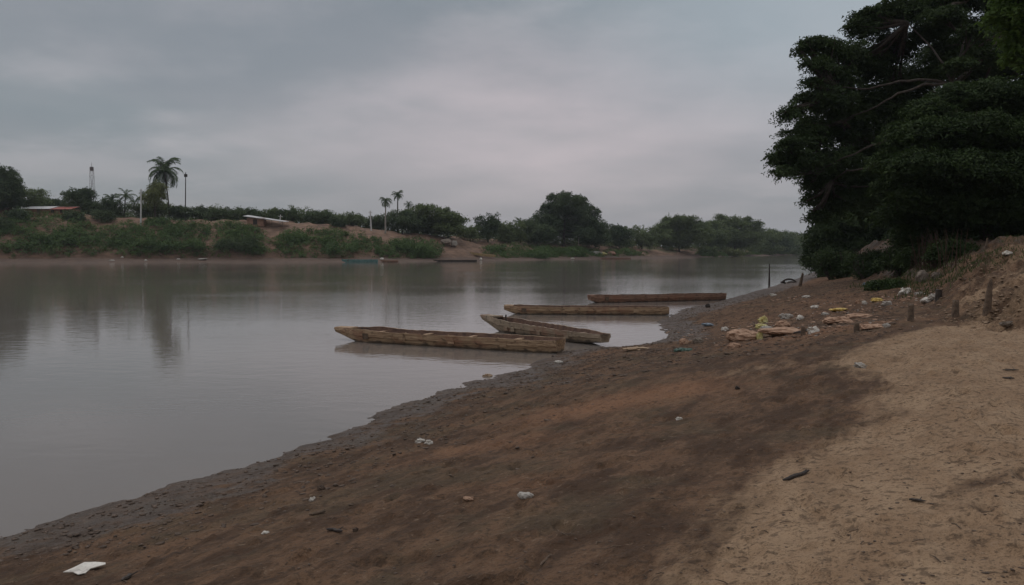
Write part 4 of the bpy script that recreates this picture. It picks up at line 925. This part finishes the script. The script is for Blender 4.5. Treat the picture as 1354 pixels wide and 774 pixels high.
for i, (nm, lab, cat, u, v, w_, h_, mt, ro) in enumerate((
    ('plastic_bag', 'crumpled white bag left of the pair lying on the dark mud by the waterline', 'bag', 556, 586, 10, 5, M_WHITE, .5),
    ('plastic_bag', 'crumpled white bag right of the pair lying on the dark mud by the waterline', 'bag', 567, 587.5, 10, 5, M_WHITE, .5),
    ('flat_stone', 'pale flat stone alone in the middle of the brown beach', 'stone', 695, 661, 18, 7, M_GREYP, .3),
    ('flat_stone', 'dull tan flat stone a little left of the pale flat stone', 'stone', 619, 660, 14, 4, M_CLAY, .3),
    ('mud_lump', 'dark lump of mud near the white paper scrap at lower left', 'mud lump', 425, 650, 10, 7, M_CLOD, .4),
    ('paper_scrap', 'small white scrap above the two sticks at lower left', 'scrap', 413, 662, 8, 5, M_WHITE, .5),
    ('paper_scrap', 'tiny pale scrap left of the lower stick', 'scrap', 351, 706, 8, 3, M_WHITE, .5),
    ('mud_lump', 'small dark lump right of the lower stick', 'mud lump', 470, 703, 7, 6, M_CLOD, .4),
    ('paper_scrap', 'white scrap on the mud beside the nearest canoe stern', 'scrap', 738, 480.5, 10, 3, M_WHITE, .4),
    ('paper_scrap', 'white scrap alone in the middle right of the brown beach', 'scrap', 898, 553, 8, 4, M_WHITE, .5),
    ('paper_scrap', 'small pale scrap in the brown beach behind the white bag pair', 'scrap', 729, 536, 7, 3, M_WHITE, .5),
    ('crumpled_paper', 'pale crumpled paper alone on the sand in front of the wooden stumps', 'paper', 1138, 486, 13, 6, M_GREYP, .6),
    ('mud_lump', 'dark lump on the orange-brown beach near the sand edge', 'mud lump', 975, 514, 7, 4, M_BLACKWOOD, .4),
    ('clay_sack', 'large pinkish sack, leftmost of the long heap by the stumps', 'sack', 984, 449, 44, 14, M_CLAY, .22),
    ('clay_sack', 'long flat pinkish sack in the middle of the heap', 'sack', 1033, 443, 50, 9, M_CLAY, .22),
    ('clay_sack', 'small rounded pinkish sack resting behind the long flat one', 'sack', 1034, 434, 20, 8, M_CLAY, .3),
    ('clay_sack', 'small pinkish sack fallen left of the heap, nearest the camera', 'sack', 971, 460, 16, 6, M_CLAY, .3),
    ('clay_sack', 'broad flat pinkish sack behind the middle stump', 'sack', 1108, 427, 36, 9, M_CLAY, .28),
    ('clay_sack', 'flat pinkish sack right of the middle stump', 'sack', 1153, 434, 34, 6, M_CLAY, .25),
    ('clay_sack', 'thin flat pinkish sack stretching right behind the middle stump', 'sack', 1137, 420, 34, 5, M_CLAY, .25),
    ('plastic_bag', 'pale yellow bag standing upright behind the sack heap', 'bag', 1009, 427, 11, 10, M_YELL, .5),
    ('plastic_bag', 'pale yellow bag squashed flat below the upright yellow one', 'bag', 1007, 434, 14, 6, M_YELL, .4),
    ('plastic_bag', 'whitish bag draped over the right end of the large leftmost sack', 'bag', 1005, 448, 7, 12, M_YELL, .4),
    ('plastic_bag', 'grey-white rounded bag between the yellow bags and the long sack', 'bag', 1013, 438, 16, 7, M_GREYP, .3),
    ('plastic_bag', 'pale crumpled bag behind the heap, left of the small blue-white bag', 'bag', 1039, 421, 14, 7, M_GREYP, .5),
    ('plastic_bag', 'small bright white bag behind the heap', 'bag', 1057, 423, 9, 5, M_WHITE, .5),
    ('plastic_bag', 'white bag beside the left low stump', 'bag', 1074, 440, 14, 8, M_WHITE, .5),
    ('plastic_bag', 'white bag alone left of the sack heap', 'bag', 958, 437.5, 9, 5, M_WHITE, .4),
    ('plastic_sheet', 'yellow-orange sheet lying flat behind the middle stump sacks', 'plastic sheet', 1109, 411.5, 22, 4, M_ORANGE, .3),
    ('plastic_sheet', 'yellow-orange sheet lying flat farther back to the right', 'plastic sheet', 1159, 399, 16, 4, M_ORANGE, .3),
    ('plastic_bag', 'pale bag right of the far yellow-orange sheet', 'bag', 1173, 404, 11, 5, M_GREYP, .5),
    ('paper_scrap', 'small white scrap between the two yellow-orange sheets', 'scrap', 1143, 402.5, 6, 4, M_WHITE, .5),
    ('paper_scrap', 'small pinkish scrap left of the far yellow-orange sheet', 'scrap', 1134, 401, 6, 4, M_CLAY, .5),
    ('paper_scrap', 'white scrap near the top of the beach, alone below the river reeds', 'scrap', 1066, 393.5, 10, 3, M_WHITE, .4),
    ('paper_scrap', 'pale scrap in front of the thin upright pole', 'scrap', 1022, 391.5, 8, 3, M_WHITE, .4),
    ('plastic_bag', 'small white bag above the rusty flat sack, left of the nearer yellow sheet', 'bag', 1077, 408, 9, 4, M_WHITE, .4),
    ('plastic_bag', 'grey bag immediately behind the nearer yellow sheet', 'bag', 1091, 416, 10, 4, M_GREYP, .4),
    ('plastic_bag', 'white bag with grey folds beside the dark hollow of the cut bank', 'bag', 1197, 388, 12, 7, M_WHITE, .5),
    ('plastic_bag', 'pale bag half behind the white tray near the dark hollow', 'bag', 1216, 390, 12, 5, M_GREYP, .5),
    ('plastic_bag', 'white bag lying right against the dark hollow', 'bag', 1235, 396, 14, 7, M_GREYP, .5),
    ('foam_tray', 'bright white tray in front of the dark hollow of the cut bank', 'tray', 1226, 398.5, 16, 6, M_WHITE, .3),
    ('paper_scrap', 'pale scrap left of the bright white tray', 'scrap', 1194, 398.5, 8, 3, M_CLAY, .4),
    ('plastic_bag', 'pale pinkish bag at the foot of the tallest wooden stump', 'bag', 1172, 431.5, 10, 5, M_GREYP, .4),
    ('plastic_bag', 'white bag lying high on the cut bank near the right edge', 'bag', 1331, 336.5, 10, 4, M_WHITE, .4),
    ('plastic_bag', 'pale bag in the weeds left of the dark hollow', 'bag', 1153, 375, 9, 4, M_GREYP, .5),
    ('plastic_bag', 'blue-grey bag under the weeds left of the pale bag', 'bag', 1144, 378, 8, 4, M_BLUE, .5),
    ('plastic_bag', 'dirty green bag in the wet mud left of the sack heap', 'bag', 903, 465, 20, 5, M_GREEN, .5),
    ('plastic_bag', 'dull blue scrap of bag near the shore left of the sack heap', 'bag', 935, 432, 14, 3, M_BLUE, .4),
    ('cardboard_sheet', 'tan cardboard sheet lying on the mud behind the grey-brown canoe', 'cardboard', 842, 463, 34, 4, M_CARD, .3),
    ('paper_scrap', 'white scrap under the end of the long straight canoe', 'scrap', 852, 419.5, 10, 3, M_WHITE, .4),
    ('rock', 'rounded tan rock, left of the pair near the dirty green bag', 'rock', 905, 455.5, 14, 8, M_CLAY, .25),
    ('rock', 'brown rock, right of the pair near the dirty green bag', 'rock', 922, 454, 14, 7, M_ROCK, .3),
    ('rock', 'tan lump at the very edge of the water below the nearest canoe', 'rock', 645, 498.5, 12, 4, M_CARD, .4),
    ('rock', 'pale square rock at the foot of the undergrowth', 'rock', 1219, 373, 15, 13, M_ROCK, .18),
    ('rock', 'smaller rock right of the pale square one', 'rock', 1238, 369, 12, 9, M_ROCK, .25),
    ('rock', 'small dark rock on the slope behind the sack heap', 'rock', 936, 407, 6, 5, M_BLACKWOOD, .3),
    ('rock', 'rough stone on the sand just below the cut bank near the right edge', 'rock', 1333, 431, 16, 6, M_ROCK, .4))):
    crumple(nm, lab, cat, u, v, w_, h_, mt, i * 11 + 3, ro, {'rock': 'rocks on the near bank', 'sack': 'sacks in the long heap'}.get(cat, LG), depth=.8)

# folded white sheet in the lower left corner (thin, pointed ends, one fold)
g = G(106, 761); k = g.y / FPX
pts = [(-23, 0, 0), (-14, 7, 2.2), (-7, 16, 4.0), (8, 16, 4.4), (22, 16, 3.6), (24, 14, 2.6), (12, 3, 3.2), (5, -2, 2.4), (-2, 0, 4.6), (-8, -2, 1.6), (2, -6, .6), (10, -3, .8)]
sv = [(x * k, y * k * 1.5, z * k) for x, y, z in pts]; m = MB(); n_ = len(sv)
top_f = [(0, 9, 8, 1), (1, 8, 2), (2, 8, 3), (8, 7, 6, 3), (3, 6, 5, 4), (9, 10, 7, 8), (10, 11, 6, 7)]
m.add(sv + [(x, y, z - .006) for x, y, z in sv], top_f + [tuple(i + n_ for i in f[::-1]) for f in top_f] + [(a, a2, a2 + n_, a + n_) for a, a2 in ((0,1),(1,2),(2,3),(3,4),(4,5),(5,6),(6,11),(11,10),(10,9),(9,0))])
o = m.build('folded_paper', M_WHITE, None, g + Vector((0, 0, .004))); tag(o, 'folded white paper box scrap lying alone in the lower left corner', 'paper', LG)

def stick(label, a, b_, r, mat=M_BLACKWOOD, lift=.012, name='stick'):
    pa, pb = G(*a), G(*b_); c_ = (pa + pb) / 2; d = (pb - pa) / 2; m = MB(); rr = random.Random(int(a[0])); q = []
    for i in range(7):
        t_ = -1 + i / 3; q.append(d * t_ + Vector((rr.uniform(-1, 1), rr.uniform(-1, 1), 0)) * r * .6 + Vector((0, 0, lift + r * .4)))
    m.tube(q, [r * .5, r * .9, r, r * 1.05, r, r * .85, r * .4], 7)
    m.tube([q[4], q[4] + Vector((r * 3, r * 2.5, r * 1.5))], [r * .5, r * .2], 5)
    o = m.build(name, mat, None, c_); tag(o, label, 'stick', 'sticks lying on the beach'); return o
stick('dark stick, upper of the two sticks at lower left', (408, 684), (431, 678), .012, M_POST)
stick('short dark stick, lower of the two sticks at lower left', (433, 704), (454, 705), .014)
stick('dark stick poking in at the bottom edge, lower left', (161, 773), (174, 763), .016)
stick('longest dark stick, lying on the edge of the pale sand', (1036, 638), (1071, 627), .016)
stick('short dark stick on the pale sand at right', (1202, 666), (1223, 668), .009)
stick('small dark stick near the right edge, on the far sand', (1326, 503), (1340, 502), .012)
stick('very small stick at the right edge, behind the sand streak', (1326, 490), (1346, 490), .01)
stick('dark branch lying behind the heap, beside the left low stump', (1050, 442), (1082, 437), .035, M_BLACKWOOD, .03)
stick('thin brown stick at the bottom edge, in the middle', (714, 745), (729, 736), .008, M_POST)
def stump(label, u, v, hpx, wpx, mat=M_POST, lean=0, name='wooden_stump', taper=.75, pointed=True, seed=0):
    g = G(u, v); k = g.y / FPX; h = hpx * k; w_ = wpx * k / 2; rr = random.Random(int(u) + seed); m = MB(); n_ = 9; rows = 6; vs = []
    ph = [rr.uniform(.82, 1.15) for _ in range(n_)]
    for i in range(rows):
        t_ = i / (rows - 1)
        for j in range(n_):
            a = 2 * math.pi * j / n_; r_ = w_ * ph[j] * (1.08 - (1 - taper) * t_) * rr.uniform(.94, 1.06); z = -.15 + (h + .15) * t_
            if i == rows - 1: z += (rr.uniform(-.16, .10) if pointed else rr.uniform(-.03, .03)) * h
            vs.append((math.cos(a) * r_ + lean * k * t_, math.sin(a) * r_ * .8, z))
    vs.append((lean * k, 0, h * (1.08 if pointed else .97))); fs = []
    for i in range(rows - 1):
        for j in range(n_): fs.append((i*n_+j, i*n_+(j+1) % n_, (i+1)*n_+(j+1) % n_, (i+1)*n_+j))
    for j in range(n_): fs.append(((rows-1)*n_+j, (rows-1)*n_+(j+1) % n_, rows*n_))
    m.add(vs, fs); o = m.build(name, mat, None, g); tag(o, label, 'stump', 'posts and stumps driven into the near bank'); return o
stump('tallest wooden stump standing on the sand by the litter', 1204, 426, 22, 10)
stump('middle low stump beside the flat pinkish sack', 1133, 438, 12, 8, pointed=False)
stump('low stump left of the middle one, beside a white bag', 1062, 444, 11, 8, pointed=False)
stump('tall pointed post leaning against the cut bank at right', 1304, 417, 42, 11, lean=4, taper=.45, name='wooden_post')
stump('dark short post at the foot of the cut bank', 1263, 419, 20, 10, name='wooden_post')
stump('very dark squat stump in the hollow of the cut bank', 1241, 397, 14, 11, M_BLACKWOOD, pointed=False)
stump('thin tall upright pole beside the river on the dark bank', 1017, 378, 27, 3.2, M_BLACKWOOD, name='upright_pole', taper=.35)
stump('pale leaning post at the top of the beach under the trees', 1057, 379, 17, 4.5, M_POST, lean=4, taper=.6, name='leaning_post')
stump('small post on the grassy lip under the layered tree', 1303, 330, 14, 4, M_POST, lean=2, taper=.5, name='wooden_post', seed=3)
# arched driftwood branch on the shore
g = G(1043, 375); k = g.y / FPX; m = MB()
m.tube([Vector(((x) * k * .75, 0, z * k * .7)) for x, z in ((-13, 2), (-8, 6), (-2, 8), (5, 7.5), (10, 5), (14, 1), (15, -2))], [.05, .07, .08, .08, .07, .05, .03], 7)
m.tube([Vector(((x) * k * .75, .2, z * k * .7)) for x, z in ((-13, 2), (-8, 2), (-4, -1))], [.07, .10, .08], 6)
m.tube([Vector(((x) * k * .75, -.2, z * k * .7)) for x, z in ((-4, 1), (3, 3), (12, 2))], [.05, .06, .05], 6)
m.tube([Vector(((x) * k * .75, 0, z * k * .7)) for x, z in ((-8, 5), (-7, -2))], [.05, .05], 6)
o = m.build('driftwood_branch', M_BLACKWOOD, None, g); tag(o, 'arched dark driftwood branch at the water beside the pale leaning post', 'driftwood')
# ------------------------------------------------------------------ small things on the far shore
def far_lump(name, label, cat, u, d, w_, h_, mat, seed, group='litter on the far bank'):
    import bmesh
    b = FAR(u, d); bm = bmesh.new(); bmesh.ops.create_icosphere(bm, subdivisions=2, radius=1); rg = np.random.default_rng(seed)
    for v_ in bm.verts:
        q = 1 + rg.uniform(-.22, .22); v_.co = (v_.co.x * w_ / 2 * q, v_.co.y * w_ / 2.4 * q, v_.co.z * h_ * .6 * q + h_ * .35)
    me = bpy.data.meshes.new(name); bm.to_mesh(me); bm.free(); o = link(name, me, mat, None, b); tag(o, label, cat, group)
for i, a in enumerate((('plastic_bag', 'white bag on the mud just right of the teal boat', 'bag', 505, 3.5, .95, .55, M_WHITE), ('plastic_bag', 'white bag at the far waterline below the pale yellow-brown canoe', 'bag', 636, 1.5, .6, .7, M_WHITE),
    ('plastic_bag', 'white bag on the far mud below the white pole', 'bag', 162, 6, .7, .45, M_WHITE), ('plastic_bag', 'white scrap at the far waterline right of the white pole', 'bag', 193, 2, .8, .3, M_WHITE),
    ('plastic_bag', 'long pale scrap on the far mud below the dark pole', 'bag', 268, 4, 2.4, .3, M_GREYP), ('plastic_bag', 'pale scrap on the far mud left of the long pale scrap', 'bag', 236, 3.5, 1.0, .3, M_GREYP),
    ('plastic_bag', 'pale scrap at the far waterline near the left end', 'bag', 148, 2, 1.4, .25, M_GREYP),
    ('concrete_rubble', 'pale block of concrete rubble on the lip below the flat-topped tree', 'rubble', 590, 20, 3.2, 1.4, M_ROCK), ('concrete_rubble', 'smaller pale rubble right of the concrete block', 'rubble', 601, 19, 2.0, 1.5, M_BARKPALE),
    ('tarp_bundle', 'yellow tarp bundle at the waterside camp right of the domed tree', 'tarp', 796, 13, 3.2, 1.2, M_TARP), ('tarp_bundle', 'grey tarp left of the yellow tarp bundle', 'tarp', 785, 14, 5.5, 1.0, M_GREYP),
    ('tarp_bundle', 'brown bundle right of the yellow tarp bundle', 'tarp', 808, 13, 3.2, 1.3, M_BRICK), ('plastic_bag', 'pale bag on the waterline below the tarp bundles', 'bag', 757, 1.5, 1.2, .3, M_WHITE))):
    far_lump(*a, seed=i)
for u, d, vt, lab in ((963.5, 16, 320, 'white-walled hut, left of the pair under the far trees'), (981, 18, 321, 'white-walled hut, right of the pair under the far trees')):
    b = FAR(u, d); hs = empty('white_hut', b); tag(hs, lab, 'hut', 'white huts under the far trees')
    m = MB(); m.box((0, 0, 1.1), (2.0, 2.0, 2.2)); m.build('wall', M_PALE, hs); m = MB(); roofsheet(m, -1.3, 1.3, -1.4, 1.4, 2.2, 2.6, 6); m.build('roof', M_TIN, hs); m = MB(); m.box((0, -1.02, .8), (.6, .05, 1.5)); m.build('door', M_BLACKWOOD, hs)

# ------------------------------------------------------------------ haze
HAZE = 0.00018
if HAZE > 0:
    m = MB(); m.box((0, 800, 60), (5600, 5600, 128)); t = NT('haze'); pv = t.n('ShaderNodeVolumePrincipled')
    pv.inputs['Color'].default_value = (.80, .86, .92, 1); pv.inputs['Density'].default_value = HAZE; pv.inputs['Anisotropy'].default_value = .2
    t.l(pv.outputs[0], t.out.inputs['Volume']); tag(m.build('haze', t.m), kind='stuff')
